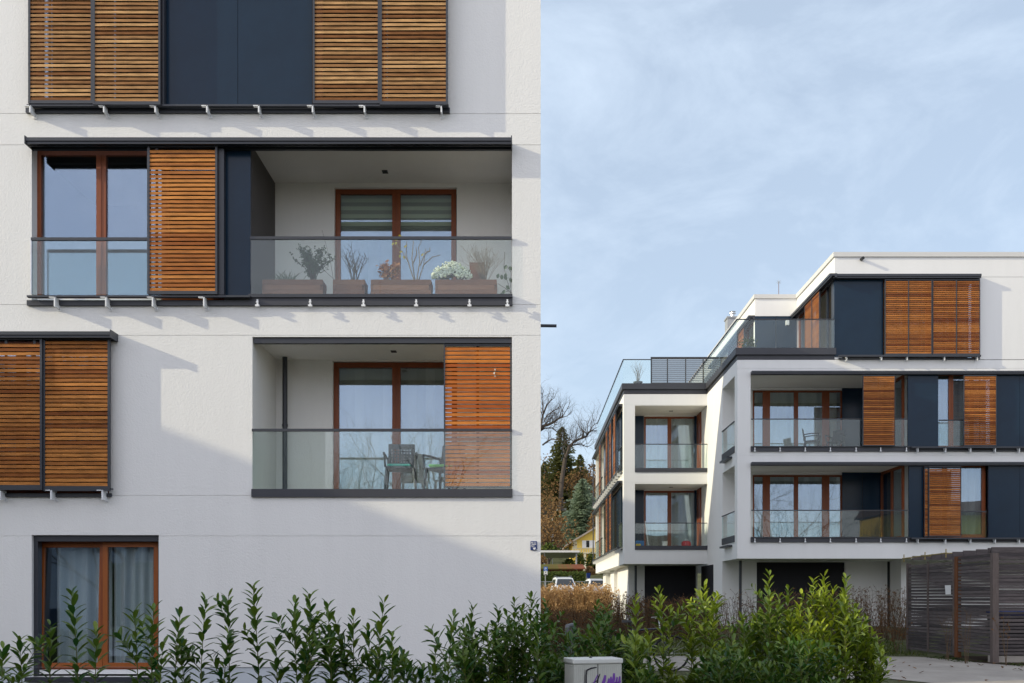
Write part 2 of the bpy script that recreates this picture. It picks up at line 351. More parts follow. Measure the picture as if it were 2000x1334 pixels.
# pale concrete path in front of the shed, its near edge curved round the planting
def pathsheet():
    mb = MB(); lift = 0.012
    near = [(5.0, 15.0), (5.6, 17.3), (6.3, 18.4), (7.0, 17.4), (8.0, 15.8), (9.5, 15.0), (30, 14.5)]
    xs = [i * 0.25 + 2.0 for i in range(113)]
    def nearY(x): return 19.6 if x < 4.2 else ipl(x, near) + (0.0)
    def farY(x): return ipl(x, [(2, 24.2), (7.4, 24.1), (9.2, 23.9), (9.7, 22.0), (10.2, 21.0), (12, 20.4), (16, 20.0), (30, 19.6)])
    for a, b in zip(xs, xs[1:]):
        cut = sorted({0.0, 1.0, *[t for t in (0.2, 0.4, 0.6, 0.8)]})
        for s0, s1 in zip(cut, cut[1:]):
            q = []
            for (x, s) in ((a, s0), (b, s0), (b, s1), (a, s1)):
                y = nearY(x) + (farY(x) - nearY(x)) * s; q.append((x, y, G(y) + lift))
            mb.face(q)
    return structure(mb.build('path', M['conc'], origin=(0, 0, 0)))
pathsheet()
# dead leaves scattered on the path
lm = MB()
for i in range(70):
    x = random.uniform(5.5, 14); y = random.uniform(17.5, 21.5); a = random.uniform(0, 6.28)
    d = Vector((math.cos(a), math.sin(a), random.uniform(0.0, 0.3))); lm.tone = random.random()
    lm.leaf(Vector((x, y, G(y) + 0.02)), d, Vector((0, 0, 1)), random.uniform(.05, .12), random.uniform(.04, .08), -0.2)
o = lm.build('fallen_leaves', M['beech']); o['kind'] = 'stuff'; o['label'] = 'dead brown leaves scattered over the pale concrete path'; o['category'] = 'leaves'

# ------------------------------------------------------------------ facade parts
def window(pl, parent, u0, u1, z0, z1, bars, fw=0.085, d=0.0, fm='frame', gm_='wingl', name='window', dep=0.07, top=None, bot=None):
    """frame mesh with one pane child per light; bars are (u0,u1) of the mullions"""
    mb = MB(); top = top or fw; bot = bot or fw
    mb.tone = 0.2; pl.box(mb, u0, u1, d, d + dep, z1 - top, z1); pl.box(mb, u0, u1, d, d + dep, z0, z0 + bot)
    mb.tone = 0.8
    edges = [(u0, u0 + fw)] + list(bars) + [(u1 - fw, u1)]
    for (a, b) in edges: pl.box(mb, a, b, d - 0.004, d + dep, z0 + bot, z1 - top)
    for (a, b) in bars:
        c = (a + b) / 2; mb.tone = 0.0; pl.box(mb, c - 0.008, c + 0.008, d - 0.012, d - 0.004, z0 + bot, z1 - top)
    f = mb.build(name, M[fm], parent)
    for (a, b) in zip(edges, edges[1:]):
        g = MB(); pl.box(g, a[1] - 0.004, b[0] + 0.004, d + 0.030, d + 0.046, z0 + bot - 0.004, z1 - top + 0.004); g.build('pane', M[gm_], f)
    return f

def shutter(pl, parent, u0, u1, z0, z1, d, wm, fr=0.032, bot=0.05, pitch=0.0645, slat=0.037, sdep=0.026, battens=(0.5,), gap_tone=(0.0, 1.0), label=None):
    mb = MB()
    pl.box(mb, u0, u0 + fr, d - 0.02, d + 0.03, z0, z1); pl.box(mb, u1 - fr, u1, d - 0.02, d + 0.03, z0, z1)
    pl.box(mb, u0 + fr, u1 - fr, d - 0.018, d + 0.028, z0, z0 + bot); pl.box(mb, u0 + fr, u1 - fr, d - 0.018, d + 0.028, z1 - 0.03, z1)
    for b in battens:
        uc = u0 + (u1 - u0) * b; pl.box(mb, uc - 0.02, uc + 0.02, d + 0.016, d + 0.030, z0 + bot, z1 - 0.03)
    f = mb.build('sliding_shutter', M['anth'], parent)
    if label: f['label'] = label
    s = MB(); z = z0 + bot + 0.012
    while z + slat < z1 - 0.032:
        s.tone = min(1, max(0, random.gauss(0.5, 0.34))); j = random.uniform(-0.0015, 0.0015)
        k = 0.010
        s.hexa([pl.p(u0 + fr, d - sdep / 2, z + j - k), pl.p(u1 - fr, d - sdep / 2, z - j - k), pl.p(u1 - fr, d + sdep / 2, z - j + k), pl.p(u0 + fr, d + sdep / 2, z + j + k),
                pl.p(u0 + fr, d - sdep / 2, z + slat + j - k), pl.p(u1 - fr, d - sdep / 2, z + slat - j - k), pl.p(u1 - fr, d + sdep / 2, z + slat - j + k), pl.p(u0 + fr, d + sdep / 2, z + slat + j + k)])
        z += pitch
    s.build('slats', M[wm], f)
    return f

def bracket(pl, parent, u, zt, zb, dep=0.185, side=-1, fl=0.085):
    mb = MB()
    pl.box(mb, u - 0.010, u + 0.010, -dep, -0.001, zb, zt)
    pl.box(mb, u + side * fl, u - side * 0.007, -dep, -dep + 0.06, zt - 0.012, zt) if side < 0 else pl.box(mb, u - 0.007, u + fl, -dep, -dep + 0.06, zt - 0.012, zt)
    pl.box(mb, u - 0.03, u + 0.03, -0.016, -0.002, zb - 0.02, zb + 0.03)
    return mb.build('bracket', M['brack'], parent)

def stud(pl, parent, u, zt, zb):
    mb = MB(); pl.box(mb, u - 0.012, u + 0.012, -0.115, -0.095, zb, zt); pl.box(mb, u - 0.030, u + 0.030, -0.13, -0.085, zb - 0.015, zb + 0.012)
    pl.box(mb, u - 0.02, u + 0.02, -0.122, -0.115, zt - 0.05, zt - 0.035)
    pl.box(mb, u - 0.006, u + 0.006, -0.095, -0.062, zb + 0.03, zb + 0.05)
    return mb.build('bracket', M['brack'], parent)

def balustrade(pl, parent, u0, u1, z0, z1, d, joints=(), rail=0.035):
    mb = MB(); pl.box(mb, u0, u1, d - 0.022, d + 0.022, z1 - rail, z1)
    h = mb.build('handrail', M['anth'], parent)
    cuts = [u0 + 0.006, *joints, u1 - 0.006]
    for a, b in zip(cuts, cuts[1:]):
        g = MB(); pl.box(g, a + 0.004, b - 0.004, d - 0.007, d + 0.007, z0, z1 - rail); g.build('glass_pane', M['railgl'], h)
    return h

def slab(name, m, pl, parent, u0, u1, d0, d1, z0, z1):
    mb = MB(); pl.box(mb, u0, u1, d0, d1, z0, z1); return mb.build(name, m, parent)

def curtain(pl, u0, u1, z0, z1, d, m, label, cat='curtain', name='curtain', amp=0.03, wl=0.16, group=None, n=None):
    mb = MB(); n = n or int((u1 - u0) / 0.02) + 2; pts = []
    ph = random.uniform(0, 6)
    for i in range(n + 1):
        u = u0 + (u1 - u0) * i / n
        a = amp * (math.sin(2 * math.pi * u / wl + ph) + 0.5 * math.sin(2 * math.pi * u / (wl * 1.7) + 2 * ph)); pts.append((u, d + a))
    for (a, b) in zip(pts, pts[1:]):
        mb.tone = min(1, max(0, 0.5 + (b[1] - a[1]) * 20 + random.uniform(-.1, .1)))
        pl.quad(mb, [(a[0], a[1], z0), (b[0], b[1], z0), (b[0], b[1], z1), (a[0], a[1], z1)])
    return tag(mb.build(name, M[m], smooth=True), label, cat, group)

# ------------------------------------------------------------------ near building
D0 = 16.0
FR = Pl('front', D0)
def u0_(px): return U(px, D0)
def z0_(py): return Z(py, D0)
XR = u0_(1056); ROOF = EYE + 11.4
nb = thing('apartment_building', 'white rendered apartment block in the foreground with orange slatted shutters', 'apartment building', (-8, D0, 0))
DL = 1.52                                     # loggia depth
mb = MB()
holes = [(u0_(57), u0_(872), z0_(214), z0_(-118), 0.22, False),
         (u0_(62), u0_(1000), z0_(596), z0_(280), 0.18, False),
         (u0_(493), u0_(1000), z0_(969), z0_(658), 0.18, False),
         (u0_(-370), u0_(213), z0_(966), z0_(652), 0.22, False),
         (u0_(62), u0_(310), z0_(1322), z0_(1045), 0.20, False)]
PL_T = z0_(1303)
wall(mb, FR, -19, XR, PL_T, ROOF, holes, joints=[z0_(222), z0_(283), z0_(595), z0_(655), z0_(968), z0_(1047)])
# side, back and roof of the block
YB = 33.85
mb.face([(XR, D0, 0), (XR, YB, 0), (XR, YB, ROOF), (XR, D0, ROOF)])
mb.face([(-19, D0, 0), (-19, YB, 0), (-19, YB, ROOF), (-19, D0, ROOF)])
mb.face([(-19, YB, 0), (XR, YB, 0), (XR, YB, ROOF), (-19, YB, ROOF)])
mb.build('wall', M['render'], nb)
mb = MB(); mb.box(-19.05, XR + 0.03, D0 - 0.03, YB + 0.05, ROOF, ROOF + 0.06); mb.build('roof', M['coping'], nb)
mb = MB(); h0 = holes[4]
pp = Pl('front', D0 + 0.02)
for (a, b, c) in ((-19, h0[0] - .002, PL_T), (h0[1] + .002, XR - 0.01, PL_T), (h0[0] - .002, h0[1] + .002, h0[2] - .05)): wall(mb, pp, a, b, -0.3, c)
mb.face([(-19, D0, PL_T), (XR, D0, PL_T), (XR, D0 + .02, PL_T), (-19, D0 + .02, PL_T)])
mb.build('plinth', M['plinth'], nb)

def loggia(ua, ub, za, zb, dA, door, dz, left_dark):
    """recessed balcony: ceiling, floor, end walls and a back wall with a door opening"""
    mb = MB(); bk = Pl('front', D0 + DL)
    y0, y1 = D0 + dA, D0 + DL
    mb.face([(ua, y0, zb), (ub, y0, zb), (ub, y1, zb), (ua, y1, zb)])
    mb.face([(ub, y0, za), (ub, y1, za), (ub, y1, zb), (ub, y0, zb)])
    if not left_dark: mb.face([(ua, y0, za), (ua, y1, za), (ua, y1, zb), (ua, y0, zb)])
    wall(mb, bk, ua, ub, za, zb, [(door[0], door[1], za, dz, 0.30, False)])
    mb.build('loggia_wall', M['render'], nb)
    fl = MB(); fl.box(ua, ub, D0 + 0.0, y1 + 0.2, za - 0.12, za); fl.build('loggia_floor', M['deck'], nb)
D1 = D0 + DL
# L2 loggia
L2F, L2C = z0_(578), z0_(281)
loggia(u0_(490), u0_(1000), L2F, L2C, 0.18, (U(653, D1), U(892, D1)), Z(366, D1), True)
slab('side_cladding', M['sidepanel'], FR, nb, u0_(488), u0_(490) + 0.004, 0.02, DL, L2F, L2C)
pb = Pl('front', D1 + 0.08); Db = D1 + 0.08
window(pb, nb, U(655, Db), U(891, Db), L2F, Z(369, Db), [(U(766, Db), U(782, Db))], fw=0.085)
# L1 loggia
L1F, L1C = z0_(956), z0_(659)
loggia(u0_(493), u0_(1000), L1F, L1C, 0.18, (U(650, D1), U(893, D1)), Z(705, D1), False)
window(pb, nb, U(652, Db), U(892, Db), L1F, Z(708, Db), [(U(766, Db), U(782, Db))], fw=0.085)
mb = MB(); pb.box(mb, U(763.5, Db), U(765.5, Db), -0.05, -0.01, Z(856, Db), Z(849, Db)); mb.build('door_handle', M['white'], nb)
# rooms behind the windows
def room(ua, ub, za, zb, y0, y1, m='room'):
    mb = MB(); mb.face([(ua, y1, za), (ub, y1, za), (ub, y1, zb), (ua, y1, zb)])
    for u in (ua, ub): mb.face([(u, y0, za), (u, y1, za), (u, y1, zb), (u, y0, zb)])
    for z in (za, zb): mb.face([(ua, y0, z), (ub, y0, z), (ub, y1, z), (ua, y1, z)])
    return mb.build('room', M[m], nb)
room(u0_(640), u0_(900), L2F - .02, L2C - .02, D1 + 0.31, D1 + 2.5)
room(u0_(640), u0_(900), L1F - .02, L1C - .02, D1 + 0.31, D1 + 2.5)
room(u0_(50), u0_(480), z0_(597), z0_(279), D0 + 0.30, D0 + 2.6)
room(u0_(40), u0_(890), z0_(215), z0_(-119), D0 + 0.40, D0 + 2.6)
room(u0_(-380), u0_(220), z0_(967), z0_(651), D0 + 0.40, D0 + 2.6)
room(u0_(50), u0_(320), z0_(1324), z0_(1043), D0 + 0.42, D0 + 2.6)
# L2 left window with French balcony
pw = Pl('front', D0 + 0.18); Dw = D0 + 0.18
window(pw, nb, U(68, Dw), U(436, Dw), Z(586, Dw), Z(291, Dw), [(U(188, Dw), U(207, Dw)), (U(316, Dw), U(330, Dw))], fw=0.10, top=0.10, bot=0.06)
slab('head_board', M['anth'], pw, nb, u0_(62), u0_(490), -0.02, 0.03, Z(292, Dw), z0_(280))
balustrade(FR, nb, u0_(65), u0_(430), z0_(577), z0_(467), -0.06, joints=(), rail=0.045)
mb = MB(); FR.box(mb, u0_(64), u0_(66), -0.075, -0.04, z0_(577), z0_(468)); mb.build('balustrade_post', M['steel'], nb)
slab('window_sill', M['white'], pw, nb, u0_(66), U(318, Dw), -0.08, -0.01, Z(592, Dw), Z(586, Dw))
# shutters of the second upper floor
DS = D0 - 0.165
def us(px): return U(px, DS)
def zs_(py): return Z(py, DS)
shutter(FR, nb, us(289), us(425), zs_(575), zs_(284), -0.165, 'wood_org', battens=(0.12,), label='bright orange slatted shutter')
slab('side_guard', M['anth'], FR, nb, us(287.5), us(289) - .002, -.17, -.03, zs_(574), zs_(286))
mb = MB(); FR.box(mb, us(425) + .002, us(436), -0.13, -0.03, zs_(574), zs_(288))
mb.build('shutter_pocket', M['anth'], nb)
slab('glass_panel', M['panel'], FR, nb, u0_(436), u0_(490), -0.016, 0.012, z0_(577), z0_(290))
# blue panel top reveal
slab('panel_head', M['anth'], FR, nb, u0_(432), u0_(492), -0.03, 0.015, z0_(290), z0_(281))
def track_top(ua, ub, zt, zb, dep=0.275, ends=True):
    mb = MB(); h = zt - zb
    FR.box(mb, ua, ub, -dep, -0.002, zb + h * 0.45, zt)
    FR.box(mb, ua, ub, -dep + 0.02, -dep + 0.05, zb + 0.003, zb + h * 0.45); FR.box(mb, ua, ub, -dep + 0.085, -dep + 0.11, zb, zb + h * 0.45)
    FR.box(mb, ua, ub, -0.06, -0.004, zb, zb + h * 0.45)
    if ends:
        for u in (ua, ub): FR.box(mb, u - 0.008, u + 0.008, -dep - 0.012, -0.003, zb - 0.004, zt + 0.022)
    return mb.build('guide_track', M['anth'], nb)
DT = D0 - 0.275
track_top(U(49, DT), U(999, DT), Z(268, DT), Z(280, DT))
def track_bot(ua, ub, zt, zb):
    mb = MB(); FR.box(mb, ua, ub, -0.155, -0.085, zb, zt); FR.box(mb, ua, ub, -0.085, -0.065, zb + 0.012, zt); return mb.build('guide_track', M['anth'], nb)
DBt = D0 - 0.155
track_bot(U(52, DBt), U(488, DBt), Z(576.5, DBt), Z(580, DBt))
slab('sill', M['anth'], FR, nb, u0_(55), u0_(488), -0.05, 0.02, z0_(598), z0_(588))
for x in (108, 208, 299, 399): bracket(FR, nb, U(x, DBt), Z(580.5, DBt), z0_(605))
# L2 balcony edge
slab('balcony_fascia', M['fascia'], FR, nb, u0_(487), u0_(1001), -0.055, 0.02, z0_(598), z0_(583.5))
slab('balcony_lip', M['anth'], FR, nb, u0_(488), u0_(1001), -0.085, 0.02, z0_(583.5), z0_(577))
for x in (503, 606, 710, 813, 917, 991): stud(FR, nb, U(x, D0 - .1), Z(585, D0 - .1), Z(597, D0 - .1))
balustrade(FR, nb, u0_(490), u0_(1000), z0_(577), z0_(464), -0.035, joints=(u0_(743),), rail=0.042)
# L3
for (a, b, bt, bat) in ((56, 182, 203, (0.08, 0.53)), (182, 314, 205, (0.08, 0.5)), (611, 742, 203, (0.5,)), (742, 875, 205, (0.5,))):
    dd = -0.150 if bt == 203 else -0.185
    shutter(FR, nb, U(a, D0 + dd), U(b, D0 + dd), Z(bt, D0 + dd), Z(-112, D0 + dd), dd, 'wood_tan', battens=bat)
mb = MB(); FR.box(mb, us(314) + .003, us(319), -0.13, -0.03, zs_(203), zs_(-110)); mb.build('shutter_pocket', M['anth'], nb)
slab('side_guard', M['anth'], FR, nb, U(57, D0 - .1), U(58, D0 - .1), -.125, -.012, z0_(207), z0_(-110))
slab('glass_panel', M['panel'], FR, nb, u0_(320), u0_(464.6), -0.016, 0.012, z0_(214), z0_(-112))
slab('glass_panel', M['panel'], FR, nb, u0_(465.4), u0_(610), -0.016, 0.012, z0_(214), z0_(-112))
track_bot(U(52, DBt), U(876, DBt), Z(203.5, DBt), Z(206.8, DBt))
track_top(U(49, DT), U(880, DT), Z(-122, DT), Z(-108, DT))
slab('sill', M['anth'], FR, nb, u0_(53), u0_(879), -0.05, 0.02, z0_(222.5), z0_(213))
for x in (60, 204, 304, 405, 506, 611, 712, 862): bracket(FR, nb, U(x, DBt), Z(207, DBt), z0_(230))
pl3 = Pl('front', D0 + 0.22)
window(pl3, nb, u0_(58), u0_(318), z0_(212), z0_(-116), [(u0_(180), u0_(196))], fw=0.1)
window(pl3, nb, u0_(612), u0_(870), z0_(212), z0_(-116), [(u0_(732), u0_(748))], fw=0.1)
# L1 left
for (a, b, bt) in ((-130, 83, 948), (85, 215, 950)):
    dd = -0.185 if bt == 948 else -0.150
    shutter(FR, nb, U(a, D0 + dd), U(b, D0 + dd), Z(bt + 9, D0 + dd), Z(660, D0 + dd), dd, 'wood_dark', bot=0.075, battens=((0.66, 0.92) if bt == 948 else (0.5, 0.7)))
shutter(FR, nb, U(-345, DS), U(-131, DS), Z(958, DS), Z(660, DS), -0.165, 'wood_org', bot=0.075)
track_top(U(-352, DT), U(216, DT), Z(647, DT), Z(659, DT))
track_bot(U(-350, DBt), U(217, DBt), Z(953, DBt), Z(956.6, DBt))
slab('sill', M['anth'], FR, nb, u0_(-370), u0_(219), -0.05, 0.02, z0_(971), z0_(964))
for x in (2, 101, 201): bracket(FR, nb, U(x, DBt), Z(957, DBt), z0_(978))
window(pl3, nb, u0_(-150), u0_(212), z0_(965), z0_(653), [(u0_(18), u0_(34)), (u0_(90), u0_(104))], fw=0.1)
curtain(Pl('front', D0 + 0.45), u0_(-140), u0_(205), z0_(962), z0_(655), 0, 'curtain', 'pale curtain seen through the gaps of the left slatted shutters')
# L1 balcony
slab('balcony_fascia', M['fascia'], FR, nb, u0_(492), u0_(1001), -0.04, 0.02, z0_(971), z0_(955.5))
balustrade(FR, nb, u0_(493), u0_(1000), z0_(955.5), z0_(838), -0.015, joints=(u0_(746),), rail=0.040)
DK = D0 + 0.08
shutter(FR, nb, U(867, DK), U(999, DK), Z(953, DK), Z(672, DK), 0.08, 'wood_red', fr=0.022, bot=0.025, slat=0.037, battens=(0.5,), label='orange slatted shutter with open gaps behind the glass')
mb = MB(); FR.box(mb, u0_(495), u0_(999.5), 0.03, 0.12, z0_(669), z0_(660)); mb.build('guide_track', M['anth'], nb)
mb = MB()
for (x, y, r_) in ((967, 722, .018), (965.5, 729, .022), (967, 735, .015)): mb.lathe((U(x, D0 + .06), D0 + .060, Z(y, D0 + .06)), [(0, -r_), (r_ * .5, -r_ * .4), (r_ * .5, r_ * .4), (0, r_)], 8)
mb.build('white_sticker', M['white'], nb)
Dp = 17.32; mb = MB(); mb.tube([(U(556.5, Dp), Dp, L1F), (U(556.5, Dp), Dp, L1C)], 0.042, 14)
mb.tube([(U(556.5, Dp), Dp, L1F + 1.2), (U(556.5, Dp), Dp, L1F + 1.24)], 0.05, 14); mb.build('downpipe', M['anth'], nb, smooth=False)
for (x, y, zc) in ((752, 335, L2C), (769, 686, L1C)):
    dd = (zc - EYE) * FPX / (CY - y); uu = U(x, dd)
    mb = MB(); mb.box(uu - .045, uu + .045, dd - .06, dd + .06, zc - 0.012, zc - 0.001); mb.build('downlight', M['dark'], nb)
# L0 window: dark guide rails, tilted left sash, fixed right sash
D2 = D0 + 0.16; p2 = Pl('front', D2)
mb = MB(); FR.box(mb, u0_(62) + .002, u0_(70), 0.06, 0.20, z0_(1321), z0_(1046)); FR.box(mb, u0_(306), u0_(310) - .002, 0.06, 0.20, z0_(1321), z0_(1046))
FR.box(mb, u0_(70), u0_(306), 0.05, 0.12, z0_(1057), z0_(1046)); mb.build('blind_box', M['anth'], nb)
slab('sill', M['anth'], FR, nb, u0_(52), u0_(312), -0.07, 0.24, z0_(1331), z0_(1322.5))
slab('sill_strip', M['white'], p2, nb, U(70, D2), U(306, D2), -0.04, 0.10, Z(1316, D2), Z(1308, D2))
outer = window(p2, nb, U(68, D2), U(309, D2), Z(1308, D2), Z(1055, D2), [(U(193, D2), U(204, D2))], fw=0.045, d=0.06, dep=0.09)
for ch in list(outer.children):
    bpy.data.objects.remove(ch)
def sash(ua, ub, za, zb, tilt, d):
    th = R(tilt)
    def tp(u, dd, z):
        h = z - za; return (u, D2 + d + dd * math.cos(th) + h * math.sin(th), za + h * math.cos(th) - dd * math.sin(th))
    def bx(mb, a, b, d0, d1, c, e): mb.hexa([tp(a, d0, c), tp(b, d0, c), tp(b, d1, c), tp(a, d1, c), tp(a, d0, e), tp(b, d0, e), tp(b, d1, e), tp(a, d1, e)])
    mb = MB(); w_ = 0.075; mb.tone = 1.0
    bx(mb, ua, ua + w_, 0, .06, za, zb); bx(mb, ub - w_, ub, 0, .06, za, zb); bx(mb, ua + w_, ub - w_, 0, .06, za, za + w_); bx(mb, ua + w_, ub - w_, 0, .06, zb - w_, zb)
    f = mb.build('window_sash', M['frame_b'], nb)
    g = MB(); bx(g, ua + w_ - .004, ub - w_ + .004, .022, .036, za + w_ - .004, zb - w_ + .004); g.build('pane', M['wingl'], f)
M['frame_b'] = mat('amber_window_wood', (0.30, 0.085, 0.016), 0.45, 0.4, namt=0.15, nscale=6, nstretch=(6, 6, 0.7))
sash(U(71, D2), U(198, D2), Z(1304, D2), Z(1059, D2), 2.6, 0.03)
sash(U(199, D2), U(308, D2), Z(1304, D2), Z(1059, D2), 0.0, 0.03)
curtain(Pl('front', D0 + 0.42), u0_(84), u0_(196), z0_(1312), z0_(1040), 0.06, 'greycurt', 'grey sheer curtain behind the tilted left sash of the ground floor window', group='ground floor curtains', wl=0.22, amp=0.035)
curtain(Pl('front', D0 + 0.38), u0_(204), u0_(306), z0_(1312), z0_(1040), -0.02, 'greycurt', 'grey sheer curtain behind the closed right sash of the ground floor window', group='ground floor curtains', wl=0.15, amp=0.03)
# overflow spout on the far corner
mb = MB(); mb.tube([(XR - 0.1, 16.6, Z(636, 16.6)), (U(1087, 16.6), 16.6, Z(636.5, 16.6))], 0.026, 12); mb.build('overflow_spout', M['anth'], nb)

# blinds and curtains of the loggia doors
cdz = Pl('front', D1 + 0.20)
for (a, b, which) in ((662, 770, 'left'), (778, 884, 'right')):
    mb = MB(); za, zb = Z(456, D1), Z(371, D1); k = 11
    for i in range(k):
        z = za + (zb - za) * i / k; mb.tone = [0, 0, .05, 1, .1, .9, .15, .9, .1, .8, .3][i]
        cdz.box(mb, U(a, D1 + .36), U(b, D1 + .36), 0, 0.012, z, za + (zb - za) * (i + 1) / k - 0.001)
    tag(mb.build('roller_blind', M['blind']), 'striped roller blind half down in the %s leaf of the planted balcony door' % which, 'roller blind', 'roller blinds of the planted balcony door')
for (a, b, which) in ((660, 768, 'left'), (780, 886, 'right')):
    mb = MB(); ua, ub = U(a, D1 + .36), U(b, D1 + .36); n = 6
    for i in range(n):
        x0 = ua + (ub - ua) * i / n; x1 = ua + (ub - ua) * (i + 1) / n + .015; mb.tone = random.choice((.2, .5, .8)); dz_ = random.uniform(0, .02)
        mb.hexa([cdz.p(x0, dz_, L1F + .05), cdz.p(x1, dz_ + .03, L1F + .05), cdz.p(x1, dz_ + .034, L1F + .05), cdz.p(x0, dz_ + .004, L1F + .05),
                 cdz.p(x0, dz_, L1C - .1), cdz.p(x1, dz_ + .03, L1C - .1), cdz.p(x1, dz_ + .034, L1C - .1), cdz.p(x0, dz_ + .004, L1C - .1)])
    tag(mb.build('vertical_blind', M['beigecurt']), 'beige vertical blind closed behind the %s leaf of the balcony door with chairs' % which, 'blind', 'vertical blinds of the chair balcony door')
# ------------------------------------------------------------------ things on and in the near building
# house sign at the corner
sg = MB(); a, b, c, e = u0_(1036), u0_(1049), z0_(1075), z0_(1057)
FR.box(sg, a, b, -0.016, -0.003, c, e); si = sg.build('street_sign', M['blue']); bevel(si, .008)
tag(si, 'small dark blue enamel sign with white marks on the white wall corner', 'sign')
g = MB(); w_, h_ = b - a, e - c
def sgb(x0, x1, y0, y1): FR.box(g, a + w_ * x0, a + w_ * x1, -0.019, -0.0165, e - h_ * y1, e - h_ * y0)
for q in ((.08, .14, .10, .28), (.14, .22, .12, .16), (.22, .28, .10, .28), (.32, .37, .10, .28), (.46, .86, .17, .24), (.18, .86, .33, .39), (.48, .55, .39, .63),
          (.08, .24, .42, .46), (.08, .13, .46, .66), (.20, .30, .50, .54), (.28, .34, .46, .66), (.70, .76, .62, .68), (.86, .93, .90, .96)): sgb(*q)
q = [(.40, .70), (.78, .70), (.78, .82), (.70, .90), (.59, .95), (.48, .90), (.40, .82)]
g.face([FR.p(a + w_ * x, -0.019, e - h_ * y) for x, y in q]); g.build('lettering', M['white'], si)

def planter(name_loc, w, d, h, label):
    x, y, z = name_loc
    t = thing('planter_box', label, 'planter', (x, y, z), 'wooden planter boxes on the balcony')
    n = 4; mb = MB(); ph = h / n
    for k in range(n):
        z0, z1 = z + k * ph + .004, z + (k + 1) * ph; mb.tone = random.random(); o = 0.035 if k % 2 else 0.0
        mb.box(x - w / 2 + .035 - o, x + w / 2 - .035 + o, y - d / 2, y - d / 2 + .03, z0, z1); mb.box(x - w / 2 + .035 - o, x + w / 2 - .035 + o, y + d / 2 - .03, y + d / 2, z0, z1)
        mb.tone *= .6
        mb.box(x - w / 2, x - w / 2 + .03, y - d / 2 + .031 - (.031 if not k % 2 else 0), y + d / 2 - .031, z0, z1 - .002); mb.box(x + w / 2 - .03, x + w / 2, y - d / 2 + .031, y + d / 2 - .031, z0, z1 - .002)
    mb.build('planks', M['planter'], t)
    s = MB(); s.box(x - w / 2 + .032, x + w / 2 - .032, y - d / 2 + .032, y + d / 2 - .032, z + h * .3, z + h - .03); s.build('soil', M['soil'], t)
PY = 16.26
def up(px): return U(px, PY)
def zp(py): return Z(py, PY)
PB = L2F + 0.002; PH = zp(546) - PB
for (x0, x1, lb) in ((512, 630, 'wooden planter box with the evergreen bush, leftmost on the balcony'), (650, 712, 'narrow wooden planter box holding the bare purple twigs'),
                     (724, 842, 'wooden planter box with the orange leaved plant and bare shrub'), (850, 970, 'wooden planter box behind the white flowers, rightmost of the row')):
    planter(((up(x0) + up(x1)) / 2, PY + .17, PB), up(x1) - up(x0), 0.34, PH, lb)
PT = PB + PH - .05

def twigs(mb, base, n, hgt, spread, r0, sub=3, seed=0, curve=0.3, tips=None):
    rnd = random.Random(seed)
    for i in range(n):
        a = rnd.uniform(0, 6.28); sp = spread * rnd.uniform(.25, 1); h = hgt * rnd.uniform(.65, 1)
        tip = Vector((base[0] + math.cos(a) * sp, base[1] + math.sin(a) * sp * .4, base[2] + h)); b0 = Vector(base) + Vector((rnd.uniform(-.03, .03), rnd.uniform(-.03, .03), 0))
        mid = b0.lerp(tip, .5) + Vector((rnd.uniform(-.04, .04) - math.cos(a) * sp * .15, 0, h * .06))
        mb.tube([b0, mid, tip], [r0, r0 * .7, r0 * .3], 4)
        for k in range(sub):
            t = rnd.uniform(.35, .95); p = b0.lerp(mid, t * 2) if t < .5 else mid.lerp(tip, (t - .5) * 2)
            q = p + Vector((rnd.uniform(-1, 1) * .12, rnd.uniform(-.05, .05), rnd.uniform(.05, .18))) * hgt * 1.2
            mb.tube([p, p.lerp(q, .5) + Vector((rnd.uniform(-.015, .015), 0, 0)), q], [r0 * .5, r0 * .35, r0 * .2], 3)
            if tips is not None: tips.append((q, (q - p).normalized()))
        if tips is not None: tips.append((tip, (tip - mid).normalized()))

def plant_thing(px, label, cat='plant', name='potted_plant', group='plants on the planted balcony'):
    return thing(name, label, cat, (up(px), PY + .15, PT), group)
# 1 grass tufts
t = plant_thing(555, 'dark grassy tuft at the left end of the leftmost planter box', name='grass_tuft'); mb = MB()
for i in range(70):
    x = up(555) + random.gauss(0, .09); y = PY + .15 + random.uniform(-.08, .08); a = random.gauss(0, .45); h = random.uniform(.08, .26)
    mb.tone = random.random(); p = Vector((x, y, PT)); q = p + Vector((math.sin(a) * h * .6, 0, h * .6)); r = p + Vector((math.sin(a) * h * 1.4, 0, h)); w2 = Vector((.005, 0, 0))
    mb.face([p - w2, p + w2, q + w2, q - w2]); mb.face([q - w2, q + w2, r])
mb.build('blades', M['greenleaf'], t)
# 2 evergreen bush
t = plant_thing(608, 'upright dark green evergreen bush in the leftmost planter box', name='evergreen_bush'); tips = []; mb = MB()
twigs(mb, (up(608), PY + .15, PT), 24, zp(474) - PT, .34, .006, 6, 5, tips=tips); mb.build('stems', M['bark'], t)
mb = MB()
for (p, d) in tips:
    for k in range(11):
        mb.tone = random.random(); q = p - d * random.uniform(0, .16); v = Vector((random.gauss(0, 1), random.gauss(0, .6), random.gauss(.3, .6)))
        mb.leaf(q, v, Vector((random.gauss(0, .4), -1, .5)), random.uniform(.025, .042), .018)
mb.build('leaves', M['greenleaf'], t)
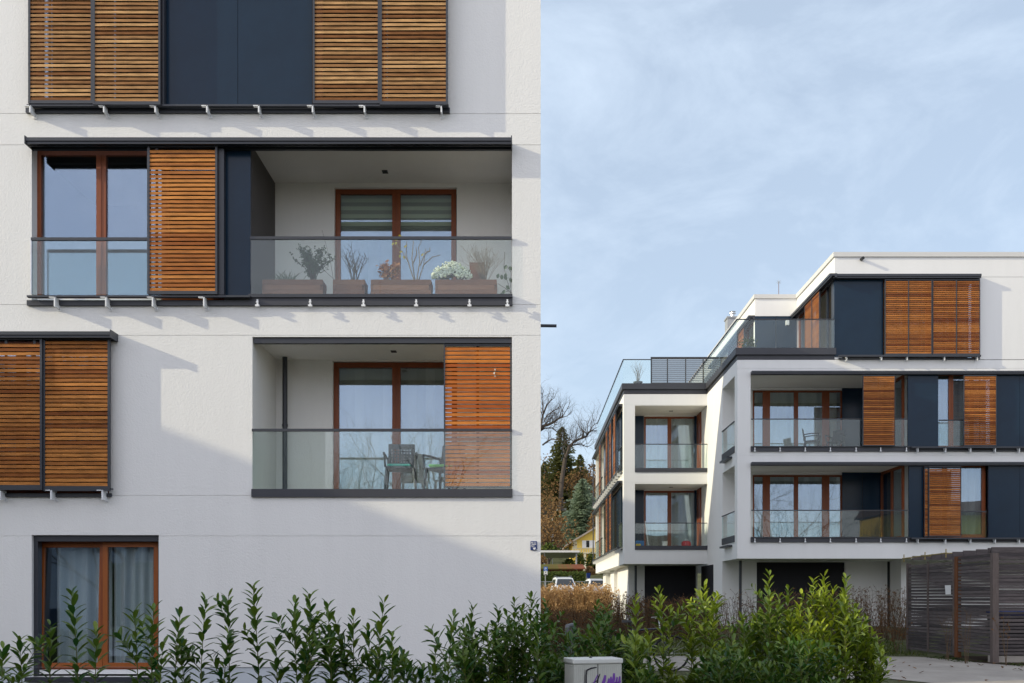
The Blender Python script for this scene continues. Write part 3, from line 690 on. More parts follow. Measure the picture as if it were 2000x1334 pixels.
# 3 bare twigs
t = plant_thing(688, 'bare purplish twigs standing in the narrow planter box', name='bare_shrub'); mb = MB()
twigs(mb, (up(690), PY + .15, PT), 12, zp(474) - PT, .26, .008, 8, 9)
for q in (((648, 545), (640, 500), (624, 440)), ((655, 545), (652, 480), (663, 440)), ((650, 540), (628, 520), (622, 500))):
    mb.tube([(up(x), PY + .2, zp(y)) for x, y in q], [.004, .003, .0015], 3)
mb.build('branches', M['bark'], t)
# 4 orange leaves
t = plant_thing(757, 'orange and pink leaved plant in the third planter box', name='orange_plant'); mb = MB(); tips = []
twigs(mb, (up(757), PY + .15, PT), 16, zp(505) - PT, .24, .004, 3, 12, tips=tips); mb.build('stems', M['bark'], t); mb = MB()
for (p, d) in tips:
    for k in range(4):
        mb.tone = random.random(); mb.leaf(p - d * random.uniform(0, .12), Vector((random.gauss(0, 1), random.gauss(0, .5), random.gauss(.1, .6))), Vector((0, -1, .6)), random.uniform(.05, .08), .028)
mb.build('leaves', M['orangeleaf'], t)
# 5 bare shrub with yellow leaves
t = plant_thing(812, 'bare branched shrub with a few yellow leaves in the third planter box', name='bare_shrub'); mb = MB()
for q in (((808, 546), (795, 505), (783, 485), (770, 470)), ((808, 546), (803, 500), (806, 465)), ((812, 546), (818, 505), (815, 475), (823, 462)), ((814, 546), (826, 510), (829, 480)), ((826, 510), (843, 495), (858, 491)), ((795, 505), (790, 490), (793, 465)),
          ((803, 510), (812, 492), (811, 478)), ((829, 490), (838, 484), (838, 478)), ((818, 512), (824, 500), (834, 484))):
    mb.tube([(up(x), PY + .15 + random.uniform(-.05, .05), zp(y)) for x, y in q], [.010, .008, .006, .004][:len(q)], 5)
mb.build('branches', M['palebark'], t); mb = MB()
for (x, y) in ((770, 473), (768, 469), (780, 459), (776, 463), (783, 456), (793, 474), (778, 489), (785, 495), (779, 492), (826, 490)):
    mb.leaf(Vector((up(x), PY + .12, zp(y))), Vector((random.gauss(0, 1), 0, random.gauss(0, 1))), Vector((0, -1, .3)), .055, .035)
mb.build('leaves', M['yelleaf'], t)
# 6 chrysanthemum
t = plant_thing(882, 'dome of white chrysanthemum flowers between the two right planter boxes', name='flowering_plant', cat='flowers'); mb = MB()
cx, cz = up(882), zp(540)
fl_ = MB()
for i in range(360):
    a = random.uniform(0, math.pi); rr = math.sqrt(random.uniform(.05, 1)); ph = random.uniform(-1, .6)
    x = cx + math.cos(a) * .33 * rr; z = cz + math.sin(a) * .29 * rr * random.uniform(.75, 1) - .02; y = PY + .10 - .13 * math.sqrt(max(0, 1 - rr * rr)) + random.uniform(-.02, .02)
    fl_.tone = random.random() ** 3; r = random.uniform(.013, .021)
    fl_.lathe((x, y, z), [(0, -r), (r * .8, -r * .5), (r, .1 * r), (r * .7, r * .7), (0, r)], 7)
for i in range(160):
    a = random.uniform(0, math.pi); rr = random.uniform(.2, 1)
    mb.tone = random.random() * .4; mb.leaf(Vector((cx + math.cos(a) * .32 * rr, PY + .08, cz + math.sin(a) * .25 * rr - .04)), Vector((random.gauss(0, 1), -.5, random.gauss(0, 1))), Vector((0, -1, .2)), .06, .03)
fl_.build('blossoms', M['flower'], t, smooth=True); mb.build('leaves', M['greenleaf'], t)
# pots behind
def pot(name, x, y, z, r0, r1, h, m, label, n=14, group=None, parts=True):
    mb = MB(); mb.lathe((x, y, z), [(r0, 0), (r1, h), (r1 * 1.06, h), (r1 * 1.06, h + .02), (r1 * .92, h + .02), (r1 * .9, h * .8), (0, h * .78)], n)
    return tag(mb.build(name, M[m]), label, 'pot', group)
pot('flower_pot', U(823, 16.62), 16.62, PB, .07, .125, .32, 'dark', 'black plastic pot standing behind the bare shrub with yellow leaves')
mb = MB(); mb.hexa([(U(921, 16.7) , 16.7, PB), (U(944, 16.7), 16.7, PB), (U(944, 16.7), 16.95, PB), (U(921, 16.7), 16.95, PB), (U(917, 16.7), 16.66, Z(514, 16.7)), (U(947, 16.7), 16.66, Z(514, 16.7)), (U(947, 16.7), 16.98, Z(514, 16.7)), (U(917, 16.7), 16.98, Z(514, 16.7))])
tag(mb.build('flower_pot', M['planter']), 'square brown pot standing behind the white flowers', 'pot')
# 7 fine twiggy bush
t = plant_thing(940, 'pale fine twigged bush in the rightmost planter box', name='bare_shrub'); mb = MB()
twigs(mb, (up(945), PY + .15, PT), 40, zp(474) - PT, .42, .0038, 8, 21); mb.build('branches', M['palebark'], t)
# 8 climber at the right end
t = thing('climbing_plant', 'climbing plant with heart shaped leaves at the right end of the planted balcony', 'plant', (up(992), PY, PB)); mb = MB()
for q in (((998, 570), (990, 545), (984, 520), (986, 490)), ((998, 570), (985, 560), (972, 552)), ((997, 560), (998, 530), (990, 517)), ((998, 572), (994, 566), (988, 568))):
    mb.tube([(up(x), PY + .05, zp(y)) for x, y in q], .004, 4)
mb.build('stems', M['bark'], t); mb = MB()
for (x, y) in ((974, 537), (980, 539), (985, 541), (990, 520), (995, 522), (988, 536), (986, 569), (979, 574), (989, 560), (996, 545)):
    mb.tone = random.random(); mb.leaf(Vector((up(x), PY + .03, zp(y) + .03)), Vector((random.gauss(0, .4), 0, -1)), Vector((0, -1, .2)), .075, .055)
mb.build('leaves', M['greenleaf'], t)
pot('flower_pot', up(996.5), PY + .05, PB, .035, .045, .09, 'planter', 'small brown pot in the right corner of the planted balcony')

# chairs on the lower balcony
def chair(loc, rotz, label, group, m='chair'):
    t = thing('garden_chair', label, 'chair', (0, 0, 0), group); t.location = loc; t.rotation_euler = (0, 0, rotz)
    mb = MB(); mb.hexa([(-.23, -.22, .40), (.23, -.22, .40), (.21, .22, .385), (-.21, .22, .385), (-.23, -.22, .43), (.23, -.22, .43), (.21, .22, .415), (-.21, .22, .415)]); mb.build('seat', M[m], t, origin=(0, 0, 0))
    bk = Pl('front', 0.22); hs = []
    for i in range(7):
        for k in range(6):
            u = -.17 + i * .05; z = .50 + k * .05
            hs.append((u, u + .022, z, z + .022, .012, False))
    mb = MB(); wall(mb, bk, -.22, .22, .44, .86, hs); bk2 = [(v[0], v[1] + .02, v[2]) for v in mb.v]
    n = len(mb.v); fs = list(mb.f); mb.v += bk2; mb.f += [tuple(i + n for i in f) for f in fs]; mb.m += mb.m[:]; mb.t += mb.t[:]
    # lean the back
    mb.v = [(x, y + (z - .44) * .16, z) for x, y, z in mb.v]
    mb.box(-.235, -.215, .21, .25, .40, .62); mb.box(.215, .235, .21, .25, .40, .62)
    mb.build('backrest', M[m], t, origin=(0, 0, 0))
    for sx in (-1, 1):
        a = MB(); a.tube([(sx * .245, .26, .62), (sx * .26, 0, .645), (sx * .26, -.24, .64), (sx * .25, -.27, .60)], .02, 6); a.tube([(sx * .25, -.25, .63), (sx * .24, -.235, .41)], .018, 6); a.build('armrest', M[m], t, origin=(0, 0, 0))
        for sy in (-1, 1):
            l = MB(); l.tube([(sx * .215, sy * .20, .40), (sx * .25, sy * .26, 0)], [.024, .017], 6); l.build('leg', M[m], t, origin=(0, 0, 0))
    return t
def cushion(loc, m, label):
    mb = MB(); x, y, z = loc; mb.box(x - .19, x + .19, y - .18, y + .18, z, z + .04); c = mb.build('cushion', M[m]); bevel(c, .015); return tag(c, label, 'cushion')
chair((U(783, 16.75), 16.75, L1F + .001), R(4), 'grey perforated garden chair left of the orange shutter on the lower balcony', 'garden chairs on the lower balcony')
cushion((U(781, 16.72), 16.72, L1F + .433), 'teal', 'teal seat cushion on the left garden chair')
chair((U(868, 16.85), 16.85, L1F + .001), R(-28), 'grey perforated garden chair partly hidden behind the orange shutter', 'garden chairs on the lower balcony')
cushion((U(862, 16.78), 16.78, L1F + .433), 'lime', 'lime green seat cushion on the chair behind the shutter')

# ------------------------------------------------------------------ far building
fb = thing('apartment_building', 'white stepped apartment block behind the hedges with roof terraces and glass balustrades', 'apartment building', (12, 34, .5))
DR, DLW, DB3 = 33.7, 39.3, 38.4
def zr(py): return Z(py, DR)
XL, XW, XT, XT2, XE, YE = 6.91, 3.70, 10.11, 8.54, 26.0, 55.4
ZS = zr(1091); Z1B, Z1F, Z1C = zr(1059), zr(1050), zr(904)
Z2B, Z2F, Z2C = zr(881), zr(873), zr(727)
ZTB, ZTT = zr(703), zr(680)
Z3B, Z3C, ZCB, ZCT = zr(702), zr(541), zr(502), zr(493)
rf = M['render_far']
RW = Pl('front', DR); SW = Pl('left', XL); LWF = Pl('front', DLW); LWS = Pl('left', XW)
DBK = 36.3
def ur(px, D=DR): return U(px, D)
mb = MB()
# right wing front skin
OL = ur(1466)
jr = [zr(729), zr(877), zr(906), zr(1054)]
wall(mb, RW, XL, XE, ZS, ZTB, [(OL, XE - .5, Z1B + .02, Z1C, 0.22, False), (OL, XE - .5, Z2B + .02, Z2C, 0.22, False)], joints=[zr(720), zr(890)])
# side skin (faces left)
sa, sb = 34.12, 36.27
wall(mb, SW, DR, DLW, ZS, ZTB, [(sa, sb, Z1F, Z1C - .03, 0.44, False), (sa, sb, Z2F, Z2C - .03, 0.44, False)])
mb.face([(XL, DR, ZS), (XE, DR, ZS), (XE, 37.5, ZS), (XL, 37.5, ZS)])            # soffit
# loggia ceilings / back wall / end
for (f, c) in ((Z1F, Z1C), (Z2F, Z2C)):
    xe = ur(1790)
    mb.face([(XL + .01, DR + .01, c - .005), (xe, DR + .01, c - .005), (xe, DBK + .3, c - .005), (XL + .01, DBK + .3, c - .005)])
    wall(mb, Pl('front', DBK), XL + .02, xe, f - .1, c, [(U(1470, DBK), U(1684, DBK), f, Z(763 if f == Z2F else 928, DBK) + 0.02, 0.5, False)])
    mb.face([(xe, DR + .23, f - .1), (xe, DBK + .3, f - .1), (xe, DBK + .3, c), (xe, DR + .23, c)])
mb.face([(XL, DLW - .01, 0), (XL, 36.3, 0), (XL, 36.3, ZS), (XL, DLW - .01, ZS)])
mb.build('wall', rf, fb)
fl = MB()
for f in (Z1F, Z2F): fl.box(XL + .02, XE - .5, DR + .02, DBK + .5, f - .12, f - .004)
fl.build('loggia_floor', M['deck'], fb)
# ground floor of the right wing
mb = MB(); gz = .3
gb = Pl('front', DBK)
wall(mb, gb, XL, XE, gz, ZS, [(U(1478, DBK), U(1651, DBK), gz - 1, Z(1098, DBK), .25, False), (U(1733, DBK), U(1760, DBK), gz - 1, Z(1096.5, DBK), .25, False)])
mb.face([(U(1760, 35.2), 35.2, gz), (U(1772, 35.2), 35.2, gz), (U(1772, 35.2), 35.2, ZS), (U(1760, 35.2), 35.2, ZS)])
mb.face([(U(1760, 35.2), 35.2, gz), (U(1760, 35.2), DBK, gz), (U(1760, 35.2), DBK, ZS), (U(1760, 35.2), 35.2, ZS)])
mb.build('ground_floor_wall', rf, fb)
def louvre_panel(pl, u0, u1, d, z0, z1, name='garage_door', pitch=.075, m='garage'):
    mb = MB(); pl.box(mb, u0, u1, d + .02, d + .05, z0, z1); z = z0
    while z < z1 - .05: pl.box(mb, u0, u1, d, d + .019, z, z + pitch * .72); z += pitch
    return mb.build(name, M[m], fb)
louvre_panel(gb, U(1478, DBK) + .003, U(1651, DBK) - .003, .12, gz, Z(1098, DBK) - .003)
louvre_panel(gb, U(1733, DBK) + .003, U(1760, DBK) - .003, .12, gz, Z(1096.5, DBK) - .003, name='door')
def pipe(x, y, z0, z1, r=.05):
    mb = MB(); mb.tube([(x, y, z0), (x, y, z1)], r, 10); mb.tube([(x, y, z0 + .9), (x, y, z0 + .95)], r * 1.2, 10); return mb.build('downpipe', M['anth'], fb)
pipe(U(1446, 35.6), 35.6, gz, ZS)
# left wing
mb = MB()
CL = U(1240, DLW)
wall(mb, LWF, XW, XL, ZS, ZTB - .02, [(CL, XL - .005, Z1B + .02, Z(945, DLW), .35, False), (CL, XL - .005, Z2B + .02, Z(792, DLW), .35, False)], joints=[Z(943, DLW), Z(1062, DLW), Z(791, DLW)])
LB = 41.5; lb = Pl('front', LB)
for (f, c) in ((Z1F, Z(945, DLW)), (Z2F, Z(792, DLW))):
    mb.face([(CL, DLW + .34, c), (XL + .3, DLW + .34, c), (XL + .3, LB + .3, c), (CL, LB + .3, c)])
    wall(mb, lb, XW + .05, XL + .3, f - .1, c, [(U(1258, LB), U(1360, LB), f, c - .03, .4, False)])
    mb.face([(XL - .004, DLW + .02, f), (XL - .004, LB, f), (XL - .004, LB, c), (XL - .004, DLW + .02, c)])
wall(mb, LWS, DLW, YE, ZS, ZTB - .02, [(39.75, YE - .35, Z1B + .05, Z1C + .05, .30, False), (39.75, YE - .35, Z2B + .05, Z2C + .05, .30, False)])
mb.face([(XW, DLW, ZS), (XL, DLW, ZS), (XL, YE, ZS), (XW, YE, ZS)])
mb.face([(XW, YE, ZS), (XE, YE, ZS), (XE, YE, ZTB), (XW, YE, ZTB)])
# inner beige walls of the far left loggias
for (f, c) in ((Z1F, Z1C), (Z2F, Z2C)):
    mb.face([(XW + .05, YE - .36, f), (XL, YE - .36, f), (XL, YE - .36, c + .05), (XW + .05, YE - .36, c + .05)])
    mb.face([(XW + 2.2, 50.2, f), (XW + 2.2, YE - .36, f), (XW + 2.2, YE - .36, c + .05), (XW + 2.2, 50.2, c + .05)])
    mb.face([(XW + .3, 39.75, c + .05), (XL, 39.75, c + .05), (XL, YE - .36, c + .05), (XW + .3, YE - .36, c + .05)])
mb.build('wall', rf, fb)
fl = MB()
for f in (Z1F, Z2F): fl.box(XW + .02, XL - .01, DLW + .02, YE - .4, f - .12, f - .004)
fl.build('loggia_floor', M['deck'], fb)
mb = MB(); XG = 4.1; gs = Pl('left', XG)
wall(mb, Pl('front', 41.6), XG, XL, gz, ZS, [(U(1259, 41.6), U(1360, 41.6), gz - 1, Z(1105, 41.6), .25, False)])
wall(mb, gs, 41.6, YE, gz, ZS, [(46.6, 48.4, gz - 1, Z(1108, 47.5), .25, True), (50.6, 53.6, gz - 1, Z(1112, 52), .25, True)])
mb.build('ground_floor_wall', rf, fb)
louvre_panel(Pl('front', 41.6), U(1259, 41.6) + .003, U(1360, 41.6) - .003, .12, gz, Z(1105, 41.6) - .003)
sd = Pl('left', XL); mb = MB(); sd.box(mb, 38.0, 40.6, -.02, .05, gz, ZS - .06); mb.build('door', M['garage'], fb)
slab('pier', rf, Pl('front', 36.31), fb, XL - .004, XL + .3, 0, 1.7, gz, ZS - .004)
pipe(U(1241.5, 41.2), 41.2, gz, ZS)
# roof deck, terrace fascias
mb = MB(); mb.face([(XW + .1, DLW + .1, ZTT - .15), (XE, DLW + .1, ZTT - .15), (XE, YE, ZTT - .15), (XW + .1, YE, ZTT - .15)]); mb.face([(XL + .1, DR + .1, ZTT - .15), (XE, DR + .1, ZTT - .15), (XE, DLW + .1, ZTT - .15), (XL + .1, DLW + .1, ZTT - .15)])
mb.build('roof_deck', M['conc'], fb)
mb = MB(); zm = ZTB + (ZTT - ZTB) * .42
XT_ = XT + .03
for (z0, z1, o) in ((ZTB, zm, -.05), (zm, ZTT, .025)):
    mb.box(XL - .05 - o, XT_, DR - .05 - o, DR + .12, z0, z1 - .004)
    mb.box(XL - .05 - o, XL + .12, DR + .121, DLW - .05 - o, z0, z1 - .004)
    mb.box(XW - .05 - o, XL - .05 - o, DLW - .05 - o, DLW + .12, z0, z1 - .004)
    mb.box(XW - .05 - o, XW + .12, DLW + .121, YE, z0, z1 - .004)
mb.build('terrace_fascia', M['fascia'], fb)
# top floor
mb = MB(); TF = Pl('front', DR); TS = Pl('left', XT); TB = Pl('front', DB3); TS2 = Pl('left', XT2)
TU = ur(1914)
wall(mb, TF, XT, XE, Z3B, ZCT - .02, [(XT - .0, TU, Z3B, Z3C, .3, False)], joints=[zr(541)])
wall(mb, TS, DR, DB3, Z3B, ZCT - .02, [(DR, DB3, Z3B, Z3C, .25, False)])
wall(mb, TB, XT2, XT, Z3B, ZCT - .02, [(XT2, XT, Z3B, Z3C, .25, False)])
wall(mb, TS2, DB3, YE, Z3B, ZCT - .02, [(DB3, 50, Z3B, Z3C, .25, False)])
mb.build('wall', rf, fb)
mb = MB()
mb.box(XT - .05, XE, DR - .05, DR + .3, ZCB, ZCT); mb.box(XT - .05, XT + .3, DR + .301, DB3 - .05, ZCB, ZCT)
mb.box(XT2 - .05, XT + .3, DB3 - .049, DB3 + .3, ZCB, ZCT - .003); mb.box(XT2 - .05, XT2 + .3, DB3 + .301, YE, ZCB, ZCT)
mb.box(XT + .3, XE, DR + .3, YE, ZCB + .1, ZCT - .05); mb.box(XT2 + .3, XT + .3, DB3 + .3, YE, ZCB + .1, ZCT - .05)
mb.build('roof', M['coping'], fb)
mb = MB(); mb.tube([(ur(1682), DR + .1, zr(506.5)), (ur(1682), DR - .20, zr(507.5))], .05, 10); mb.build('overflow_spout', M['dark'], fb)
def tr(ua, ub, zt, zb, pl, dep=.25):
    mb = MB(); pl.box(mb, ua, ub, -dep, -.002, zb + (zt - zb) * .4, zt); pl.box(mb, ua, ub, -dep + .03, -dep + .06, zb, zb + (zt - zb) * .4); pl.box(mb, ua, ub, -.08, -.004, zb, zb + (zt - zb) * .4)
    return mb.build('guide_track', M['anth'], fb)
DQ = DR - .165
def uq(px): return U(px, DQ)
def zq(py): return Z(py, DQ)
FW = 'wood_far'
# top floor front
tr(ur(1624), uq(1915), zr(541) + .03, zr(547), TF)
tr(DR - .30, DB3, zr(541) + .03, zr(547), TS)
slab('corner_post', M['anth'], TF, fb, XT - .012, XT + .02, .052, .31, Z3B, Z3C)
slab('glass_panel', M['panel'], TF, fb, XT - .015, ur(1724), -.02, .05, zr(697), zr(547))
for (a, b, lb_) in ((1728, 1820, None), (1821, 1914, 'greyed slatted shutter')):
    sh_ = shutter(TF, fb, uq(a), uq(b), zq(693), zq(546), -.165, FW, fr=.022, bot=.04, battens=(.25, .75), label=lb_)
    mb = MB(); uc = (uq(a) + uq(b)) / 2; TF.box(mb, uc - .014, uc + .014, -.187, -.150, zq(691), zq(547)); mb.build('centre_bar', M['anth'], sh_)
mb = MB(); TF.box(mb, uq(1638), uq(1915), -.21, -.11, zq(697), zq(693.5)); TF.box(mb, uq(1640), uq(1914), -.05, -.01, zr(703), zr(699.5)); mb.build('guide_track', M['anth'], fb)
for x in (1654, 1722, 1772, 1845, 1909): bracket(TF, fb, uq(x), zq(695.5), zr(706), side=1, fl=.08)
window(Pl('front', DR + .28), fb, ur(1726), ur(1912), Z3B, Z3C, [(ur(1770), ur(1778)), (ur(1815), ur(1823)), (ur(1862), ur(1870))], fw=.1)
curtain(Pl('front', DR + .6), ur(1818), ur(1912), Z3B, Z3C, 0, 'curtain', 'white curtain behind the right slatted shutters of the top floor', wl=.4)
# top floor terrace side: glass corner, two shutters, windows
window(Pl('left', XT + .02), fb, DR + .05, DR + 1.0, ZTT - .1, Z3C - .02, [], fw=.05, fm='anth')
for (a, b) in ((34.85, 35.75), (35.8, 36.7)):
    shutter(TS, fb, a, b, ZTT, Z3C - .08, -.16, FW, fr=.03, bot=.04)
window(Pl('left', XT + .06), fb, DR + 1.02, DB3 - .02, ZTT - .1, Z3C - .02, [(35.9, 36.05)], fw=.08)
slab('glass_panel', M['panel'], TB, fb, XT2, U(1515, DB3), -.01, .05, ZTT - .12, Z3C - .003)
slab('glass_panel', M['panel'], TB, fb, U(1516, DB3), XT - .02, -.012, .05, ZTT - .12, Z3C - .003)
mb = MB(); TB.box(mb, U(1534, DB3), U(1540, DB3), -.12, -.013, Z(636, DB3), Z(627, DB3)); mb.build('wall_lamp', M['white'], fb)
shutter(TS2, fb, 39.6, 40.7, ZTT, Z3C - .08, -.15, FW); window(Pl('left', XT2 + .06), fb, DB3 + .1, 44, ZTT - .1, Z3C - .02, [(40, 40.1), (42, 42.1)], fw=.08)
tr(DB3, 47, zr(541) + .03, zr(547), TS2, .25)
# terrace balustrades
mb_ = balustrade(RW, fb, XL - .03, XT, ZTT - .1, Z(623.5, DR), -.04, joints=(ur(1535),), rail=.03)
balustrade(SW, fb, DR - .02, 44.0, ZTT - .1, Z(623.5, DR), -.02, joints=(35.3, 36.8, 38.3, 39.8, 41.3, 42.8), rail=.03)
balustrade(LWF, fb, XW - .03, U(1271, DLW), ZTT - .1, Z(702, DLW), -.04, rail=.03)
balustrade(LWS, fb, DLW - .02, YE - 1.5, ZTT - .1, Z(702, DLW), -.02, joints=(41, 42.5, 44, 45.5, 47, 48.5, 50, 51.5), rail=.03)
# louvred privacy screen on the left terrace
sc_ = thing('louvre_screen', 'dark grey louvred privacy screen on the left roof terrace', 'screen', (5.6, 40.2, ZTT - .15)); LS = Pl('front', 40.0)
mb = MB(); ua, ub, za, zb = U(1271, 40), U(1408, 40), ZTT - .12, Z(697, 40)
LS.box(mb, ua, ub, 0, .06, zb - .05, zb); LS.box(mb, ua, ua + .05, 0, .06, za, zb - .05); LS.box(mb, ub - .05, ub, 0, .06, za, zb - .05)
for t_ in (.24, .5, .75): u = ua + (ub - ua) * t_; LS.box(mb, u - .02, u + .02, .03, .06, za, zb - .05)
mb.build('frame', M['anth'], sc_); mb = MB(); z = za + .03
while z < zb - .09:
    mb.hexa([LS.p(ua + .05, 0, z), LS.p(ub - .05, 0, z), LS.p(ub - .05, .03, z + .02), LS.p(ua + .05, .03, z + .02), LS.p(ua + .05, 0, z + .045), LS.p(ub - .05, 0, z + .045), LS.p(ub - .05, .03, z + .06), LS.p(ua + .05, .03, z + .06)]); z += .078
mb.build('slats', M['louvre'], sc_)
# second and first floor front, right part
for (f, c, yo, rl, ztr) in ((Z2F, Z2C, 0, 818, 727), (Z1F, Z1C, 177, 996, 904)):
    tr(ur(1466), XE - .5, c + .005, zr(ztr + 6), RW, .21)
    zt = zr(733 + yo); zb = f
    slab('balcony_fascia', M['fascia'], RW, fb, ur(1466), ur(1776), -.05, .02, f - .155, f - .01)
    slab('sill', M['anth'], RW, fb, ur(1777), XE - .5, -.05, .02, f - .155, f - .115); slab('recess_shade', M['dark'], RW, fb, ur(1777), XE - .5, -.008, .02, f - .114, f - .002)  # dark slab painted in for the shade between track and sill
    mb = MB(); RW.box(mb, ur(1776), XE - .5, -.205, -.10, f - .06, f - .01); RW.box(mb, ur(1466), ur(1776), -.09, .02, f - .01, f + .02); mb.build('guide_track', M['anth'], fb)
    for x in (1473, 1522, 1571, 1620, 1670, 1718, 1768): stud(RW, fb, ur(x), f - .03, f - .15)
    for x in (1793, 1847, 1896, 1944, 1991): bracket(RW, fb, uq(x), f - .03, f - .20, side=1, fl=.07)
    balustrade(RW, fb, ur(1467), ur(1772), f + .02, zr(rl), -.03, joints=(ur(1619),), rail=.03)
    balustrade(SW, fb, sa, sb, f + .1, zr(rl), -.01, rail=.03)
    slab('balcony_fascia', M['fascia'], SW, fb, sa, sb, -.03, .02, f - .12, f + .1)
    mb = MB(); SW.box(mb, sa + .4, sb - .4, -.18, -.005, f - .26, f - .20); mb.build('overflow_spout', M['anth'], fb)
    bk = Pl('front', DBK + .04); Dk = DBK + .04
    window(bk, fb, U(1470, Dk), U(1645, Dk), f, Z(763 + (165 if yo else 0), Dk), [(U(1490, Dk), U(1504, Dk)), (U(1551, Dk), U(1559, Dk)), (U(1606, Dk), U(1620, Dk))], fw=.06)
    for (pa, pb_) in ((1645.2, 1684), (1684.6, 1722), (1722.6, 1764)): slab('glass_panel', M['panel'], Pl('front', DBK - .06), fb, U(pa, DBK - .06), U(pb_, DBK - .06), .0, .055, f, c - .006)
    nm = 'upper' if not yo else 'lower'
    curtain(Pl('front', DBK + .42), U(1472, Dk), U(1640, Dk), f, c, 0, 'beigecurt' if not yo else 'curtain', 'pale curtain behind the wide brown window of the %s far balcony' % nm, wl=.35)
    # right end of the loggia: brown framed side window
    sx = Pl('left', ur(1776))
    window(sx, fb, 34.1, 36.2, f, c - .01, [(35.1, 35.2)], fw=.09, d=-.08)
    rm = MB(); x1 = ur(1777) + .02; rm.face([(x1, DR + 2.2, f - .1), (XE - .5, DR + 2.2, f - .1), (XE - .5, DR + 2.2, c), (x1, DR + 2.2, c)]); rm.face([(x1, DR + .24, f - .1), (XE - .5, DR + .24, f - .1), (XE - .5, DR + 2.2, f - .1), (x1, DR + 2.2, f - .1)]); rm.face([(x1, DR + .24, c), (XE - .5, DR + .24, c), (XE - .5, DR + 2.2, c), (x1, DR + 2.2, c)])
    rm.build('room', M['room'], fb)
wp = Pl('front', DR + .20); DW_ = DR + .20
shutter(RW, fb, uq(1685), uq(1748), zq(871), zq(733), -.165, FW, fr=.02, bot=.03, label='brown slatted shutter in front of the balcony')
slab('glass_panel', M['panel'], RW, fb, ur(1773), ur(1832), -.02, .05, Z2F, zr(733))
window(wp, fb, ur(1832), ur(1945), Z2F, Z2C, [(ur(1858), ur(1867)), (ur(1900), ur(1907))], fw=.07)
curtain(Pl('front', DR + .45), ur(1833), ur(1940), Z2F, Z2C, 0, 'curtain', 'white curtain beside the brown window post on the second floor of the far block', wl=.3)
balustrade(RW, fb, ur(1833), ur(1882), Z2F + .02, zr(820), -.03, rail=.04)
shutter(RW, fb, uq(1882), uq(1946), zq(871), zq(733), -.165, FW, fr=.02, bot=.03)
slab('glass_panel', M['panel'], RW, fb, ur(1946), ur(1991), -.02, .05, Z2F, zr(733)); slab('glass_panel', M['panel'], RW, fb, ur(1991.5), ur(2060), -.02, .05, Z2F, zr(733))
slab('glass_panel', M['panel'], RW, fb, ur(1775), ur(1803), -.02, .05, Z1F, zr(910))
shutter(RW, fb, uq(1806), uq(1813), zq(1048), zq(911), -.13, FW, fr=.01, bot=.03); shutter(RW, fb, uq(1813.5), uq(1877), zq(1048), zq(911), -.165, FW, fr=.02, bot=.03)
window(wp, fb, ur(1803), ur(1930), Z1F, Z1C, [(ur(1846), ur(1854))], fw=.12)
curtain(Pl('front', DR + .42), ur(1806), ur(1926), Z1F, Z1C, 0, 'curtain', 'white curtain right of the brown shutter on the first floor of the far block', wl=.3)
balustrade(RW, fb, ur(1877), ur(1926), Z1F + .02, zr(998), -.03, rail=.04)
slab('glass_panel', M['panel'], RW, fb, ur(1930), ur(1991), -.02, .05, Z1F, zr(910)); slab('glass_panel', M['panel'], RW, fb, ur(1991.5), ur(2060), -.02, .05, Z1F, zr(910))
for f, t_ in ((Z2F, 733), (Z1F, 910)): slab('glass_panel', M['panel'], RW, fb, ur(2060) + .006, XE - .5, -.02, .05, f, zr(t_))
# left wing loggias
for (f, c, yr, nm) in ((Z2F, Z(792, DLW), 867, 'upper'), (Z1F, Z(945, DLW), 1021, 'lower')):
    slab('balcony_fascia', M['fascia'], LWF, fb, CL, XL - .006, -.03, .02, f - .15, f + .01)
    balustrade(LWF, fb, CL, XL - .01, f + .01, Z(yr, DLW), -.01, rail=.03)
    p_ = Pl('front', LB + .05); Dk = LB + .05
    window(p_, fb, U(1258, Dk), U(1360, Dk), f, c - .04, [(U(1304, Dk), U(1311, Dk))], fw=.07)
    slab('glass_panel', M['panel'], lb, fb, CL - .3, U(1257.5, LB), -.03, -.004, f, c - .02); slab('glass_panel', M['panel'], lb, fb, U(1360.5, LB), XL - .15, -.03, -.004, f, c - .02)
    slab('wood_reveal', M['frame'], Pl('left', XL - .006), fb, LB - .9, LB - .1, -.05, -.004, f, c - .01)
    curtain(Pl('front', LB + .45), U(1260, Dk), U(1358, Dk), f, c, 0, 'beigecurt', 'pale curtain behind the %s balcony door of the left wing' % nm, wl=.3)
    mb = MB(); dd = 40.4; mb.box(5.6, 5.75, dd, dd + .12, c - .013, c - .002); mb.build('downlight', M['dark'], fb)
